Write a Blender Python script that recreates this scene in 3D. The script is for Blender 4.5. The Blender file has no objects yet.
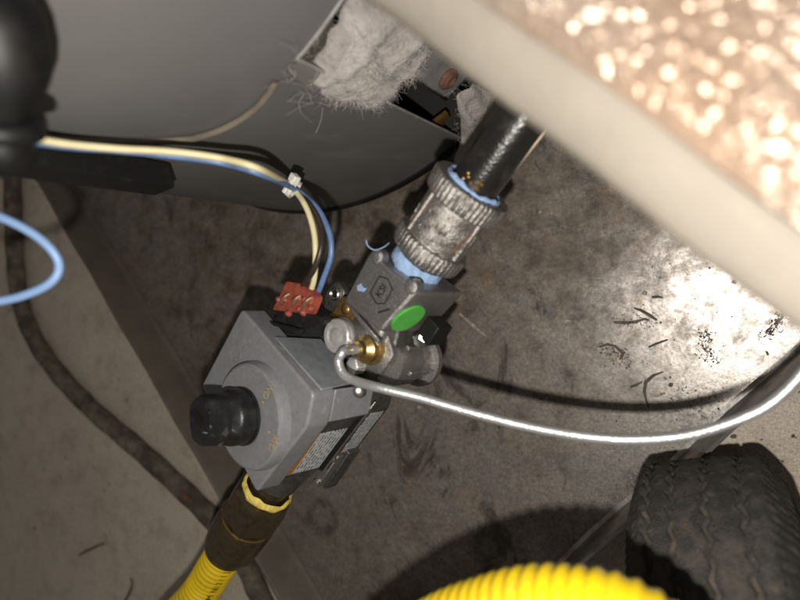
import bpy, math, random
from mathutils import Vector as V, Matrix
R_ = math.radians
sin, cos, pi = math.sin, math.cos, math.pi
random.seed(7)
S = bpy.context.scene
COL = S.collection

# ------------------------------------------------------------------ camera
F, H = 620.0, 0.42                    # focal length in pixels of an 800 px wide frame, lens height
_d = V(((740-400)/F, (272-300)/F, 1)).normalized()      # straight down, in camera axes (x right, y down, z forward)
_Z = -_d
_Y = V((0, -1, 0)); _Y = (_Y - _Y.dot(_Z)*_Z).normalized()
_X = _Y.cross(_Z)
RM = Matrix((_X, _Y, _Z))             # camera axes -> world
CAM = V((0, 0, H))
def ray(px, py): return RM @ V(((px-400)/F, (py-300)/F, 1))
def at(px, py, dep): return CAM + ray(px, py)*dep
def fl(px, py, z=0.0):
    r = ray(px, py); return CAM + r*((z-H)/r.z)
cd = bpy.data.cameras.new('camera'); co = bpy.data.objects.new('camera', cd); COL.objects.link(co)
cd.sensor_width = 36; cd.lens = F/800*36; cd.clip_start = 0.005; cd.clip_end = 50
rt, up, bk = RM @ V((1, 0, 0)), RM @ V((0, -1, 0)), RM @ V((0, 0, -1))
co.matrix_world = Matrix(((rt.x, up.x, bk.x, CAM.x), (rt.y, up.y, bk.y, CAM.y), (rt.z, up.z, bk.z, CAM.z), (0, 0, 0, 1)))
cd.dof.use_dof = True; cd.dof.focus_distance = 0.36; cd.dof.aperture_fstop = 5.8
S.camera = co

# ------------------------------------------------------------------ light: phone flash + faint room light
w = bpy.data.worlds.new('World'); S.world = w; w.use_nodes = True
w.node_tree.nodes['Background'].inputs[0].default_value = (1.0, 0.93, 0.85, 1)
w.node_tree.nodes['Background'].inputs[1].default_value = 0.105
ld = bpy.data.lights.new('phone_flash', 'POINT'); ld.energy = 5.7; ld.color = (1.0, 0.955, 0.885); ld.shadow_soft_size = 0.0035
lo = bpy.data.objects.new('phone_flash', ld); COL.objects.link(lo); lo.location = CAM + RM @ V((-0.010, 0.037, -0.004))
S.view_settings.view_transform = 'Standard'; S.view_settings.look = 'None'
S.view_settings.exposure = 0.0; S.view_settings.gamma = 1.0; S.view_settings.use_curve_mapping = False
S.render.engine = 'CYCLES'

# ------------------------------------------------------------------ materials
def mat(name, base, rough=0.5, metal=0.0, c2=None, scale=40, lo_=0.4, hi=0.65, bump=0.0, bscale=300, r2=None, m2=None,
        coat=0.0, detail=6, spec=None, alpha=1.0, stretch=None, sheen=0.0):
    m = bpy.data.materials.new(name); m.use_nodes = True
    nt = m.node_tree; b = nt.nodes['Principled BSDF']
    b.inputs['Base Color'].default_value = (*base, 1); b.inputs['Roughness'].default_value = rough; b.inputs['Metallic'].default_value = metal
    if coat: b.inputs['Coat Weight'].default_value = coat; b.inputs['Coat Roughness'].default_value = 0.12
    if spec is not None: b.inputs['Specular IOR Level'].default_value = spec
    if alpha < 1: b.inputs['Alpha'].default_value = alpha
    if sheen: b.inputs['Sheen Weight'].default_value = sheen
    tc = nt.nodes.new('ShaderNodeTexCoord'); src = tc.outputs['Object']
    if stretch:
        mp = nt.nodes.new('ShaderNodeMapping'); mp.inputs['Scale'].default_value = stretch
        nt.links.new(src, mp.inputs[0]); src = mp.outputs[0]
    if c2 is not None:
        n = nt.nodes.new('ShaderNodeTexNoise'); n.inputs['Scale'].default_value = scale; n.inputs['Detail'].default_value = detail; n.inputs['Roughness'].default_value = 0.65
        nt.links.new(src, n.inputs['Vector'])
        r = nt.nodes.new('ShaderNodeMapRange'); r.inputs[1].default_value = lo_; r.inputs[2].default_value = hi
        nt.links.new(n.outputs['Fac'], r.inputs[0])
        mx = nt.nodes.new('ShaderNodeMix'); mx.data_type = 'RGBA'
        mx.inputs[6].default_value = (*base, 1); mx.inputs[7].default_value = (*c2, 1)
        nt.links.new(r.outputs[0], mx.inputs[0]); nt.links.new(mx.outputs[2], b.inputs['Base Color'])
        for val, a, key in ((r2, rough, 'Roughness'), (m2, metal, 'Metallic')):
            if val is not None:
                q = nt.nodes.new('ShaderNodeMapRange'); q.inputs[3].default_value = a; q.inputs[4].default_value = val
                nt.links.new(r.outputs[0], q.inputs[0]); nt.links.new(q.outputs[0], b.inputs[key])
    if bump:
        n2 = nt.nodes.new('ShaderNodeTexNoise'); n2.inputs['Scale'].default_value = bscale; n2.inputs['Detail'].default_value = 4
        nt.links.new(src, n2.inputs['Vector'])
        bp = nt.nodes.new('ShaderNodeBump'); bp.inputs['Strength'].default_value = bump; bp.inputs['Distance'].default_value = 0.001
        nt.links.new(n2.outputs['Fac'], bp.inputs['Height']); nt.links.new(bp.outputs[0], b.inputs['Normal'])
    return m

class NT:
    """small helper to wire node graphs"""
    def __init__(s, name):
        s.m = bpy.data.materials.new(name); s.m.use_nodes = True; s.nt = s.m.node_tree; s.b = s.nt.nodes['Principled BSDF']
        s.tc = s.nt.nodes.new('ShaderNodeTexCoord')
    def put(s, v, sock):
        if isinstance(v, bpy.types.NodeSocket): s.nt.links.new(v, sock)
        elif isinstance(v, tuple) and len(v) == 3 and sock.type == 'RGBA': sock.default_value = (*v, 1)
        else: sock.default_value = v
    def map(s, scale=(1, 1, 1), loc=(0, 0, 0), rot=(0, 0, 0)):
        n = s.nt.nodes.new('ShaderNodeMapping'); n.inputs['Scale'].default_value = scale; n.inputs['Location'].default_value = loc; n.inputs['Rotation'].default_value = rot
        s.nt.links.new(s.tc.outputs['Object'], n.inputs[0]); return n.outputs[0]
    def noise(s, scale, detail=5, rough=0.6, vec=None, dist=0.0):
        n = s.nt.nodes.new('ShaderNodeTexNoise'); n.inputs['Scale'].default_value = scale; n.inputs['Detail'].default_value = detail
        n.inputs['Roughness'].default_value = rough; n.inputs['Distortion'].default_value = dist
        s.nt.links.new(vec or s.tc.outputs['Object'], n.inputs['Vector']); return n.outputs['Fac']
    def voro(s, scale, vec=None):
        n = s.nt.nodes.new('ShaderNodeTexVoronoi'); n.inputs['Scale'].default_value = scale
        s.nt.links.new(vec or s.tc.outputs['Object'], n.inputs['Vector']); return n.outputs['Distance']
    def rng(s, v, a, b, c=0.0, d=1.0):
        n = s.nt.nodes.new('ShaderNodeMapRange')
        for i, x in enumerate((v, a, b, c, d)): s.put(x, n.inputs[i])
        return n.outputs[0]
    def mth(s, op, a, b=0.0):
        n = s.nt.nodes.new('ShaderNodeMath'); n.operation = op; s.put(a, n.inputs[0]); s.put(b, n.inputs[1]); return n.outputs[0]
    def mix(s, f, a, b):
        n = s.nt.nodes.new('ShaderNodeMix'); n.data_type = 'RGBA'; s.put(f, n.inputs[0]); s.put(a, n.inputs[6]); s.put(b, n.inputs[7]); return n.outputs[2]
    def bump(s, h, strength=0.5, dist=0.001):
        n = s.nt.nodes.new('ShaderNodeBump'); n.inputs['Strength'].default_value = strength; n.inputs['Distance'].default_value = dist
        s.put(h, n.inputs['Height']); s.nt.links.new(n.outputs[0], s.b.inputs['Normal'])
    def xyz(s):
        n = s.nt.nodes.new('ShaderNodeSeparateXYZ'); s.nt.links.new(s.tc.outputs['Object'], n.inputs[0]); return n.outputs
    def set(s, **k):
        for key, v in k.items(): s.put(v, s.b.inputs[key.replace('_', ' ')])
        return s.m

def m_concrete():
    t = NT('concrete')
    big = t.noise(5, 4); mid = t.noise(38, 6, 0.7); fine = t.noise(420, 4, 0.7)
    c = t.mix(t.rng(big, 0.35, 0.65), (0.68, 0.595, 0.49), (0.58, 0.50, 0.41))
    c = t.mix(t.rng(mid, 0.50, 0.72), c, (0.46, 0.39, 0.315))
    c = t.mix(t.rng(fine, 0.54, 0.74, 0, 0.75), c, (0.13, 0.105, 0.085))
    c = t.mix(t.rng(t.noise(900, 3, 0.7), 0.60, 0.70, 0, 0.6), c, (0.12, 0.10, 0.08))
    pit = t.rng(t.noise(120, 3, 0.6), 0.66, 0.70)
    c = t.mix(t.mth('MULTIPLY', pit, t.rng(big, 0.45, 0.6)), c, (0.07, 0.055, 0.045))
    gv = t.mth('MULTIPLY', t.rng(fine, 0.30, 0.70, 0.74, 1.18), t.rng(t.noise(800, 3, 0.7), 0.30, 0.70, 0.70, 1.22))
    vm = t.nt.nodes.new('ShaderNodeVectorMath'); vm.operation = 'SCALE'; t.nt.links.new(c, vm.inputs[0]); t.nt.links.new(gv, vm.inputs['Scale']); c = vm.outputs[0]
    t.bump(t.mth('ADD', t.mth('MULTIPLY', fine, 1.6), t.mth('MULTIPLY', mid, 1.4)), 0.8, 0.0015)
    return t.set(Base_Color=c, Roughness=0.9)
def m_pan():
    t = NT('grimy_galvanised_steel')
    x, y, z = t.xyz()
    big = t.noise(6, 5, 0.62, dist=0.6); mid = t.noise(24, 8, 0.72, dist=0.5); sm = t.noise(85, 7, 0.75, dist=0.3); fine = t.noise(380, 5, 0.75)
    # grime mask thinned towards the right, painting the flash hot spot brighter
    far = t.rng(t.mth('ADD', x, t.mth('MULTIPLY', y, -0.35)), -0.10, 0.08, 0.10, -0.18)
    d = t.mth('ADD', t.mth('ADD', t.mth('MULTIPLY', big, 0.45), t.mth('MULTIPLY', mid, 0.42)), t.mth('ADD', far, t.mth('MULTIPLY', sm, 0.28)))
    dirt = t.rng(d, 0.42, 0.74)
    grit = t.rng(fine, 0.55, 0.70)
    dirt2 = t.mth('MAXIMUM', dirt, t.mth('MULTIPLY', grit, 0.75))
    metal = t.mix(t.rng(sm, 0.3, 0.7), (0.42, 0.39, 0.365), (0.29, 0.268, 0.25))
    grime = t.mix(t.rng(t.noise(50, 7, 0.75), 0.38, 0.62), (0.172, 0.136, 0.104), (0.072, 0.057, 0.045))
    grime = t.mix(t.rng(t.noise(15, 6, 0.7), 0.56, 0.70, 0, 0.6), grime, (0.19, 0.115, 0.062))
    c = t.mix(dirt2, metal, grime)
    # dark drips, soot blotches and a spatter of black specks
    st = t.rng(t.noise(20, 6, 0.7, vec=t.map((1, 0.45, 1), rot=(0, 0, 0.5)), dist=1.6), 0.60, 0.68, 0, 0.8)
    st = t.mth('MAXIMUM', st, t.rng(t.noise(60, 5, 0.7, vec=t.map(loc=(3, 1, 0)), dist=1.0), 0.66, 0.72, 0, 0.85))
    st = t.mth('MAXIMUM', st, t.rng(t.noise(230, 3, 0.6, vec=t.map(loc=(1, 7, 0))), 0.69, 0.73, 0, 0.9))
    c = t.mix(st, c, (0.035, 0.028, 0.024))
    # pale mineral flecks
    pl = t.rng(t.noise(170, 3, 0.6, vec=t.map(loc=(5, 2, 0))), 0.72, 0.75, 0, 0.8)
    c = t.mix(pl, c, (0.36, 0.31, 0.25))
    gv = t.mth('MULTIPLY', t.rng(fine, 0.30, 0.70, 0.62, 1.30), t.rng(t.noise(800, 3, 0.7), 0.30, 0.70, 0.72, 1.25))
    vm = t.nt.nodes.new('ShaderNodeVectorMath'); vm.operation = 'SCALE'; t.nt.links.new(c, vm.inputs[0]); t.nt.links.new(gv, vm.inputs['Scale']); c = vm.outputs[0]
    ru = t.rng(t.noise(75, 4, 0.7, vec=t.map(loc=(9, 4, 0))), 0.66, 0.70, 0, 0.6); c = t.mix(ru, c, (0.20, 0.13, 0.045))
    # old round foot mark
    p = fl(322, 517)
    n = t.nt.nodes.new('ShaderNodeVectorMath'); n.operation = 'DISTANCE'; t.nt.links.new(t.tc.outputs['Object'], n.inputs[0]); n.inputs[1].default_value = p
    wob = t.mth('ADD', n.outputs['Value'], t.rng(mid, 0, 1, -0.006, 0.006))
    ring = t.mth('MULTIPLY', t.rng(t.mth('ABSOLUTE', t.mth('SUBTRACT', wob, 0.012)), 0.001, 0.006, 0.75, 0.0), t.rng(sm, 0.3, 0.6))
    c = t.mix(ring, c, (0.045, 0.038, 0.033))
    t.bump(t.mth('ADD', fine, t.mth('MULTIPLY', sm, 0.5)), 0.14, 0.0006)
    rough = t.mth('ADD', t.rng(t.mth('MAXIMUM', dirt2, st), 0, 1, 0.23, 0.60), t.rng(sm, 0.3, 0.7, -0.05, 0.06))
    t.set(Metallic=t.rng(t.mth('MAXIMUM', dirt2, t.mth('MAXIMUM', st, pl)), 0, 1, 0.95, 0.15), Roughness=rough)
    return t.set(Base_Color=c)
def m_label(paper, ink, dens):
    t = NT('printed_label'); x, y, z = t.xyz()
    # rows of unreadable small print: rows across z, broken into words along y
    rows = t.rng(t.mth('SINE', t.mth('MULTIPLY', z, dens)), 0.1, 0.5)
    words = t.rng(t.noise(1, 2, 0.5, vec=t.map((1, 420, dens/6.28))), 0.43, 0.52)
    c = t.mix(t.mth('MULTIPLY', rows, words), paper, ink)
    return t.set(Base_Color=c, Roughness=0.45)
def m_cover():
    t = NT('grey_cover_plastic')
    gr = t.rng(t.noise(38, 7, 0.72, dist=0.6), 0.50, 0.74, 0, 0.55)
    sp = t.rng(t.noise(650, 3, 0.6), 0.62, 0.70, 0, 0.5)
    sc = t.rng(t.noise(180, 2, 0.5, vec=t.map((1, 0.06, 1), rot=(0, 0, 0.7))), 0.68, 0.72, 0, 0.4)
    c = t.mix(t.rng(t.noise(300, 4), 0.4, 0.7), (0.188, 0.188, 0.196), (0.160, 0.160, 0.166))
    c = t.mix(gr, c, (0.105, 0.098, 0.092)); c = t.mix(sp, c, (0.09, 0.085, 0.08)); c = t.mix(sc, c, (0.29, 0.285, 0.28))
    t.bump(t.noise(1500, 3), 0.22, 0.0008)
    return t.set(Base_Color=c, Roughness=t.rng(gr, 0, 0.55, 0.36, 0.55))
def m_hose():
    t = NT('yellow_hose_coating')
    d = t.rng(t.noise(70, 6, 0.7, dist=0.4), 0.52, 0.74, 0, 0.55); sp = t.rng(t.noise(420, 3, 0.6), 0.66, 0.72, 0, 0.7)
    c = t.mix(t.rng(t.noise(25, 4), 0.4, 0.7), (0.66, 0.465, 0.008), (0.56, 0.385, 0.010))
    c = t.mix(d, c, (0.33, 0.22, 0.03)); c = t.mix(sp, c, (0.16, 0.11, 0.035))
    t.bump(t.noise(500, 3), 0.2, 0.0006)
    return t.set(Base_Color=c, Roughness=t.rng(d, 0, 0.55, 0.34, 0.6))
def m_foil():
    t = NT('crinkled_foil')
    n = t.noise(9, 3)
    c = t.mix(t.rng(n, 0.42, 0.62), (0.27, 0.245, 0.21), (0.29, 0.205, 0.15))
    t.bump(t.noise(900, 3), 0.5, 0.0006)
    return t.set(Base_Color=c, Metallic=0.42, Roughness=0.22)
def m_shell():
    t = NT('grey_enamel')
    n = t.noise(6, 4); dust = t.rng(t.noise(30, 6, 0.7, vec=t.map((1, 1, 0.25)), dist=0.8), 0.55, 0.78, 0, 0.30)
    scr = t.rng(t.noise(240, 2, 0.5, vec=t.map((1, 0.9, 0.05), rot=(0.3, 0.2, 0))), 0.70, 0.74, 0, 0.35)
    scr = t.mth('MULTIPLY', scr, t.rng(n, 0.45, 0.65))
    c = t.mix(t.rng(n, 0.35, 0.7), (0.118, 0.113, 0.110), (0.094, 0.090, 0.087))
    c = t.mix(t.mth('MAXIMUM', dust, scr), c, (0.26, 0.245, 0.225))
    t.bump(t.noise(14, 2), 0.05, 0.004)
    return t.set(Base_Color=c, Roughness=t.rng(dust, 0, 0.3, 0.36, 0.55))
M = dict(
    concrete=m_concrete(), pan=m_pan(), hose=m_hose(), foil=m_foil(),
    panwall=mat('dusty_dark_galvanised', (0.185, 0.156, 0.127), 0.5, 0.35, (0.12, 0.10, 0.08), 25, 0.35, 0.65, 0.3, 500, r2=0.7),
    dust=mat('packed_dust', (0.085, 0.070, 0.054), 0.95, 0, (0.028, 0.025, 0.022), 130, 0.36, 0.55, 0.8, 900),
    satin=mat('satin_nickel', (0.52, 0.51, 0.49), 0.33, 0.55, (0.36, 0.35, 0.34), 260, 0.45, 0.7, 0.2, 1200),
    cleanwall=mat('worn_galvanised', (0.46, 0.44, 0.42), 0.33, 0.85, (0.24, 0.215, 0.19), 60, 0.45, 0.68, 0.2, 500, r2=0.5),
    dullrod=mat('dull_tan_rod', (0.36, 0.29, 0.20), 0.5, 0.3),
    shell=m_shell(),
    black_in=mat('sooty_black', (0.012, 0.011, 0.010), 0.8),  # even near-black for all parts inside the opening
    wool=mat('glass_wool', (0.35, 0.32, 0.30), 0.95, 0, (0.27, 0.245, 0.23), 60, 0.4, 0.65, 0.9, 500),
    fibre=mat('glass_fibre', (0.42, 0.39, 0.365), 0.7),
    bracket=mat('dull_bracket_steel', (0.36, 0.35, 0.34), 0.40, 0.5, (0.2, 0.19, 0.18), 70, 0.45, 0.7, 0.25, 600, r2=0.6),
    blackpaint=mat('black_paint', (0.009, 0.0085, 0.008), 0.5, 0, (0.018, 0.016, 0.015), 120, 0.55, 0.75, 0.12, 700, spec=0.25),
    blackplastic=mat('black_plastic', (0.009, 0.009, 0.009), 0.36, 0, (0.024, 0.023, 0.022), 220, 0.5, 0.75, 0.12, 1500, spec=0.4),
    knobblack=mat('matt_black', (0.004, 0.004, 0.004), 0.5, 0, (0.009, 0.0085, 0.008), 90, spec=0.2),
    greyplastic=m_cover(),
    cast=mat('cast_aluminium', (0.40, 0.385, 0.37), 0.29, 0.9, (0.19, 0.178, 0.167), 240, 0.42, 0.70, 0.55, 1700, r2=0.6),
    darkcast=mat('dark_stained_casting', (0.15, 0.145, 0.138), 0.33, 0.75, (0.06, 0.056, 0.052), 170, 0.42, 0.66, 0.6, 1100, r2=0.58),
    steelplate=mat('zinc_plate', (0.30, 0.32, 0.34), 0.42, 0.35, (0.22, 0.23, 0.24), 160, 0.4, 0.7, 0.3, 1200),
    chrome=mat('bright_steel', (0.62, 0.60, 0.57), 0.24, 1.0, (0.40, 0.38, 0.35), 200, 0.45, 0.7, 0.1, 800),
    galv=mat('galvanised_iron', (0.34, 0.32, 0.30), 0.36, 0.85, (0.13, 0.108, 0.092), 210, 0.46, 0.64, 0.6, 1300, r2=0.6),
    rustspot=mat('rust', (0.17, 0.085, 0.05), 0.8, 0.1, (0.10, 0.05, 0.035), 300),
    pipe=mat('black_iron_pipe', (0.014, 0.013, 0.012), 0.27, 0.2, (0.036, 0.028, 0.024), 90, 0.5, 0.72, 0.25, 700, r2=0.5),
    brass=mat('brass', (0.45, 0.31, 0.115), 0.33, 0.95, (0.26, 0.165, 0.06), 150, 0.45, 0.7, 0.1, 800),
    oldbrass=mat('tarnished_brass', (0.13, 0.096, 0.058), 0.28, 0.8, (0.07, 0.05, 0.031), 240, 0.45, 0.72, 0.12, 900, r2=0.45),
    goldplate=mat('yellow_chromate', (0.30, 0.19, 0.065), 0.38, 0.75, (0.15, 0.085, 0.03), 120, 0.42, 0.66),
    alu=mat('aluminium_tube', (0.60, 0.60, 0.60), 0.33, 0.75, (0.44, 0.44, 0.44), 160, 0.45, 0.7, 0.3, 700, r2=0.42),
    green=mat('green_sticker', (0.075, 0.36, 0.055), 0.5, 0, (0.06, 0.29, 0.05), 150),
    bluepaste=mat('blue_thread_paste', (0.26, 0.38, 0.58), 0.75, 0, (0.19, 0.28, 0.44), 340, 0.45, 0.65, 0.6, 1000),
    yellowpaste=mat('yellow_thread_tape', (0.74, 0.58, 0.13), 0.7, 0, (0.50, 0.36, 0.06), 300, 0.45, 0.7, 0.8, 900),
    red=mat('red_connector', (0.27, 0.058, 0.036), 0.45, 0, (0.15, 0.028, 0.018), 200, 0.4, 0.7, 0.6, 700),
    copper=mat('copper_contact', (0.62, 0.36, 0.23), 0.3, 0.9),
    ywire=mat('yellow_wire', (0.62, 0.555, 0.34), 0.5, 0, (0.52, 0.45, 0.25), 60),
    bwire=mat('blue_wire', (0.105, 0.185, 0.36), 0.42, 0, (0.075, 0.12, 0.22), 130),
    lbwire=mat('light_blue_wire', (0.17, 0.265, 0.44), 0.45, 0, (0.18, 0.28, 0.5), 70),
    brwire=mat('brown_wire', (0.028, 0.019, 0.015), 0.42),
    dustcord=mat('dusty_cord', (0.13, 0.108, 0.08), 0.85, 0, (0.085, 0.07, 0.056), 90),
    nylon=mat('nylon_tie', (0.62, 0.60, 0.55), 0.45),
    cable=mat('dirty_black_cable', (0.06, 0.048, 0.037), 0.9, 0, (0.17, 0.14, 0.105), 60, 0.42, 0.66, 0.8, 350),
    rubber=mat('tyre_rubber', (0.026, 0.0235, 0.021), 0.72, 0, (0.075, 0.062, 0.05), 130, 0.46, 0.70, 1.0, 1100, r2=0.9),
    cream=mat('cream_edge_cloth', (0.175, 0.154, 0.126), 0.9, 0, (0.15, 0.132, 0.108), 30, bump=0.5, bscale=900),
    gold_ink=mat('gold_ink', (0.34, 0.275, 0.145), 0.55, 0, (0.22, 0.19, 0.14), 500, 0.5, 0.68),
    black_ink=mat('black_ink', (0.02, 0.018, 0.012), 0.6),
    orange=mat('orange_print', (0.32, 0.125, 0.02), 0.5, 0, (0.20, 0.07, 0.012), 900, 0.5, 0.6),
    paper=m_label((0.40, 0.41, 0.42), (0.05, 0.05, 0.055), 2700),
    paper2=m_label((0.32, 0.33, 0.34), (0.06, 0.06, 0.06), 3300),
    debris=mat('dark_scrap', (0.055, 0.044, 0.036), 0.85, 0, (0.13, 0.105, 0.085), 500),
    grit=mat('pale_grit', (0.36, 0.31, 0.26), 0.7, 0, (0.16, 0.12, 0.09), 300),
    film=mat('clear_tape', (0.40, 0.37, 0.31), 0.3, 0, alpha=0.07),
    splinter=mat('wood_splinter', (0.10, 0.065, 0.04), 0.85),
)

# ------------------------------------------------------------------ mesh helpers
def frame(axis):
    a = V(axis).normalized(); t = V((0, 0, 1)) if abs(a.z) < 0.9 else V((1, 0, 0))
    u = t.cross(a).normalized(); return u, a.cross(u), a
class MB:
    def __init__(s): s.v = []; s.f = []
    def add(s, vs, fs):
        n = len(s.v); s.v += [tuple(v) for v in vs]; s.f += [tuple(i+n for i in f) for f in fs]; return s
    def box(s, a, b):
        (x0, y0, z0), (x1, y1, z1) = a, b
        return s.add([(x0, y0, z0), (x1, y0, z0), (x1, y1, z0), (x0, y1, z0), (x0, y0, z1), (x1, y0, z1), (x1, y1, z1), (x0, y1, z1)],
                     [(3, 2, 1, 0), (4, 5, 6, 7), (0, 1, 5, 4), (1, 2, 6, 5), (2, 3, 7, 6), (3, 0, 4, 7)])
    def prism(s, poly, z0, z1, top=1.0):
        n = len(poly); cx = sum(p[0] for p in poly)/n; cy = sum(p[1] for p in poly)/n
        vs = [(x, y, z0) for x, y in poly] + [(cx+(x-cx)*top, cy+(y-cy)*top, z1) for x, y in poly]
        return s.add(vs, [tuple(range(n-1, -1, -1)), tuple(range(n, 2*n))] + [(i, (i+1) % n, (i+1) % n+n, i+n) for i in range(n)])
    def lathe(s, p, axis, prof, n=28, wob=None):
        """prof: (distance along axis, radius); closed with caps when the end radii are > 0"""
        u, v, a = frame(axis); p = V(p); vs = []; fs = []
        for j, (t, r) in enumerate(prof):
            for i in range(n):
                th = 2*pi*i/n; rr = r if wob is None else wob(t, r, th)
                vs.append(p + a*t + u*(rr*cos(th)) + v*(rr*sin(th)))
        for j in range(len(prof)-1):
            for i in range(n):
                k = (i+1) % n; fs.append((j*n+i, j*n+k, (j+1)*n+k, (j+1)*n+i))
        fs.append(tuple(range(n-1, -1, -1))); fs.append(tuple((len(prof)-1)*n+i for i in range(n)))
        return s.add(vs, fs)
    def ring(s, p, axis, prof, n=28, wob=None):
        """closed profile swept round the axis (no caps)"""
        u, v, a = frame(axis); p = V(p); vs = []; fs = []; m = len(prof)
        for j, (t, r) in enumerate(prof):
            for i in range(n):
                th = 2*pi*i/n; rr = r if wob is None else wob(t, r, th)
                vs.append(p + a*t + u*(rr*cos(th)) + v*(rr*sin(th)))
        for j in range(m):
            for i in range(n):
                k = (i+1) % n; q = (j+1) % m; fs.append((j*n+i, j*n+k, q*n+k, q*n+i))
        return s.add(vs, fs)
    def tube(s, pts, r, n=12, rad=None):
        pts = [V(p) for p in pts]; vs = []; fs = []
        t0 = (pts[1]-pts[0]).normalized(); u, v, _ = frame(t0); L = 0
        for i, p in enumerate(pts):
            t = (pts[min(i+1, len(pts)-1)] - pts[max(i-1, 0)]).normalized()
            u = (u - t*u.dot(t)).normalized(); v = t.cross(u)
            if i: L += (p-pts[i-1]).length
            rr = rad(L, i) if rad else r
            for k in range(n):
                th = 2*pi*k/n; vs.append(p + u*(rr*cos(th)) + v*(rr*sin(th)))
        for i in range(len(pts)-1):
            for k in range(n):
                q = (k+1) % n; fs.append((i*n+k, i*n+q, (i+1)*n+q, (i+1)*n+k))
        fs.append(tuple(range(n-1, -1, -1))); fs.append(tuple((len(pts)-1)*n+k for k in range(n)))
        return s.add(vs, fs)
    def build(s, name, m, parent=None, smooth=35, bevel=0, seg=2, loc=None):
        me = bpy.data.meshes.new(name); vs = s.v
        if loc is not None: vs = [(x-loc[0], y-loc[1], z-loc[2]) for x, y, z in vs]
        me.from_pydata(vs, [], s.f); me.validate(); me.update()
        import bmesh
        bm = bmesh.new(); bm.from_mesh(me); bmesh.ops.recalc_face_normals(bm, faces=bm.faces); bm.to_mesh(me); bm.free()
        me.materials.append(m)
        if smooth:
            me.shade_smooth(); me.set_sharp_from_angle(angle=R_(smooth))
        o = bpy.data.objects.new(name, me); COL.objects.link(o)
        if loc is not None: o.location = loc
        if parent: o.parent = parent
        if bevel:
            b = o.modifiers.new('bevel', 'BEVEL'); b.width = bevel; b.segments = seg; b.limit_method = 'ANGLE'; b.angle_limit = R_(38)
        return o
def spline(pts, step=6):
    P = [V(p) for p in pts]; P = [P[0]*2-P[1]] + P + [P[-1]*2-P[-2]]; out = []
    for i in range(1, len(P)-2):
        a, b, c, d = P[i-1:i+3]
        for k in range(step):
            t = k/step
            out.append(0.5*((2*b) + (c-a)*t + (2*a-5*b+4*c-d)*t*t + (3*b-a-3*c+d)*t**3))
    out.append(P[-2]); return out
def empty(name, loc=(0, 0, 0)):
    o = bpy.data.objects.new(name, None); COL.objects.link(o); o.location = loc; o.empty_display_size = 0.02; return o
def tag(o, label, cat, group=None, kind=None):
    o['label'] = label; o['category'] = cat
    if group: o['group'] = group
    if kind: o['kind'] = kind
    return o
def struct(o, label=None):
    o['kind'] = 'structure'
    if label: o['label'] = label
    return o
def text_mesh(txt, size, extrude=0.0):
    c = bpy.data.curves.new('t', 'FONT'); c.body = txt; c.size = size; c.extrude = extrude; c.align_x = 'CENTER'; c.align_y = 'CENTER'; c.resolution_u = 3
    o = bpy.data.objects.new('t', c); COL.objects.link(o); bpy.context.view_layer.update()
    dg = bpy.context.evaluated_depsgraph_get(); me = bpy.data.meshes.new_from_object(o.evaluated_get(dg))
    vs = [v.co.copy() for v in me.vertices]; fs = [tuple(p.vertices) for p in me.polygons]
    bpy.data.objects.remove(o); bpy.data.curves.remove(c); bpy.data.meshes.remove(me)
    return vs, fs
mm = 0.001

# ================================================================== SETTING
# concrete floor: a grid with gentle unevenness
m = MB(); n = 90; sx, sy = 3.2, 3.2; cx, cy = -0.5, 0.0
for j in range(n+1):
    for i in range(n+1):
        x, y = cx-sx/2+sx*i/n, cy-sy/2+sy*j/n
        m.v.append((x, y, -0.006+0.0012*sin(x*9+y*4)*cos(y*7-x*3)))
for j in range(n):
    for i in range(n):
        a = j*(n+1)+i; m.f.append((a, a+1, a+n+2, a+n+1))
struct(m.build('floor', M['concrete'], smooth=80), 'worn bare concrete floor with dark pits and stains')

# drain pan: sheet bottom, turned-up walls with a rolled lip
L2a, L2b = fl(75, 190), fl(320, 600)
Ra, Rb = fl(800, 350), fl(570, 557)
uL = (L2b-L2a).normalized(); uR = (Rb-Ra).normalized()
# corner where the two walls meet
den = uL.x*uR.y-uL.y*uR.x; dd = Ra-L2a
cor = L2a + uL*((dd.x*uR.y-dd.y*uR.x)/den)
pL = cor - uL*0.90; pR = cor - uR*0.90; pF = pL + (pR-cor)
pan = empty('drain_pan', cor)
def ploc(b, name, mt, **k): return b.build(name, mt, pan, **k)
def rel(b): b.v = [tuple(V(v)-cor) for v in b.v]; return b
mb = MB(); q = [cor, pR, pF, pL]; ng = 24
for j in range(ng+1):
    for i in range(ng+1):
        s, t = i/ng, j/ng; p = cor*(1-s)*(1-t)+pR*s*(1-t)+pF*s*t+pL*(1-s)*t
        edge = min(s, 1-s, t, 1-t); bow = 0.0022*min(1, edge*7)*(0.5+0.5*sin(p.x*13+1)*cos(p.y*11))
        mb.v.append((p.x, p.y, bow))
for j in range(ng):
    for i in range(ng):
        a = j*(ng+1)+i; mb.f.append((a, a+1, a+ng+2, a+ng+1))
o = mb.build('bottom_sheet', M['pan'], smooth=80); o.parent = pan; o.matrix_parent_inverse = Matrix.Translation(-cor)
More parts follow.
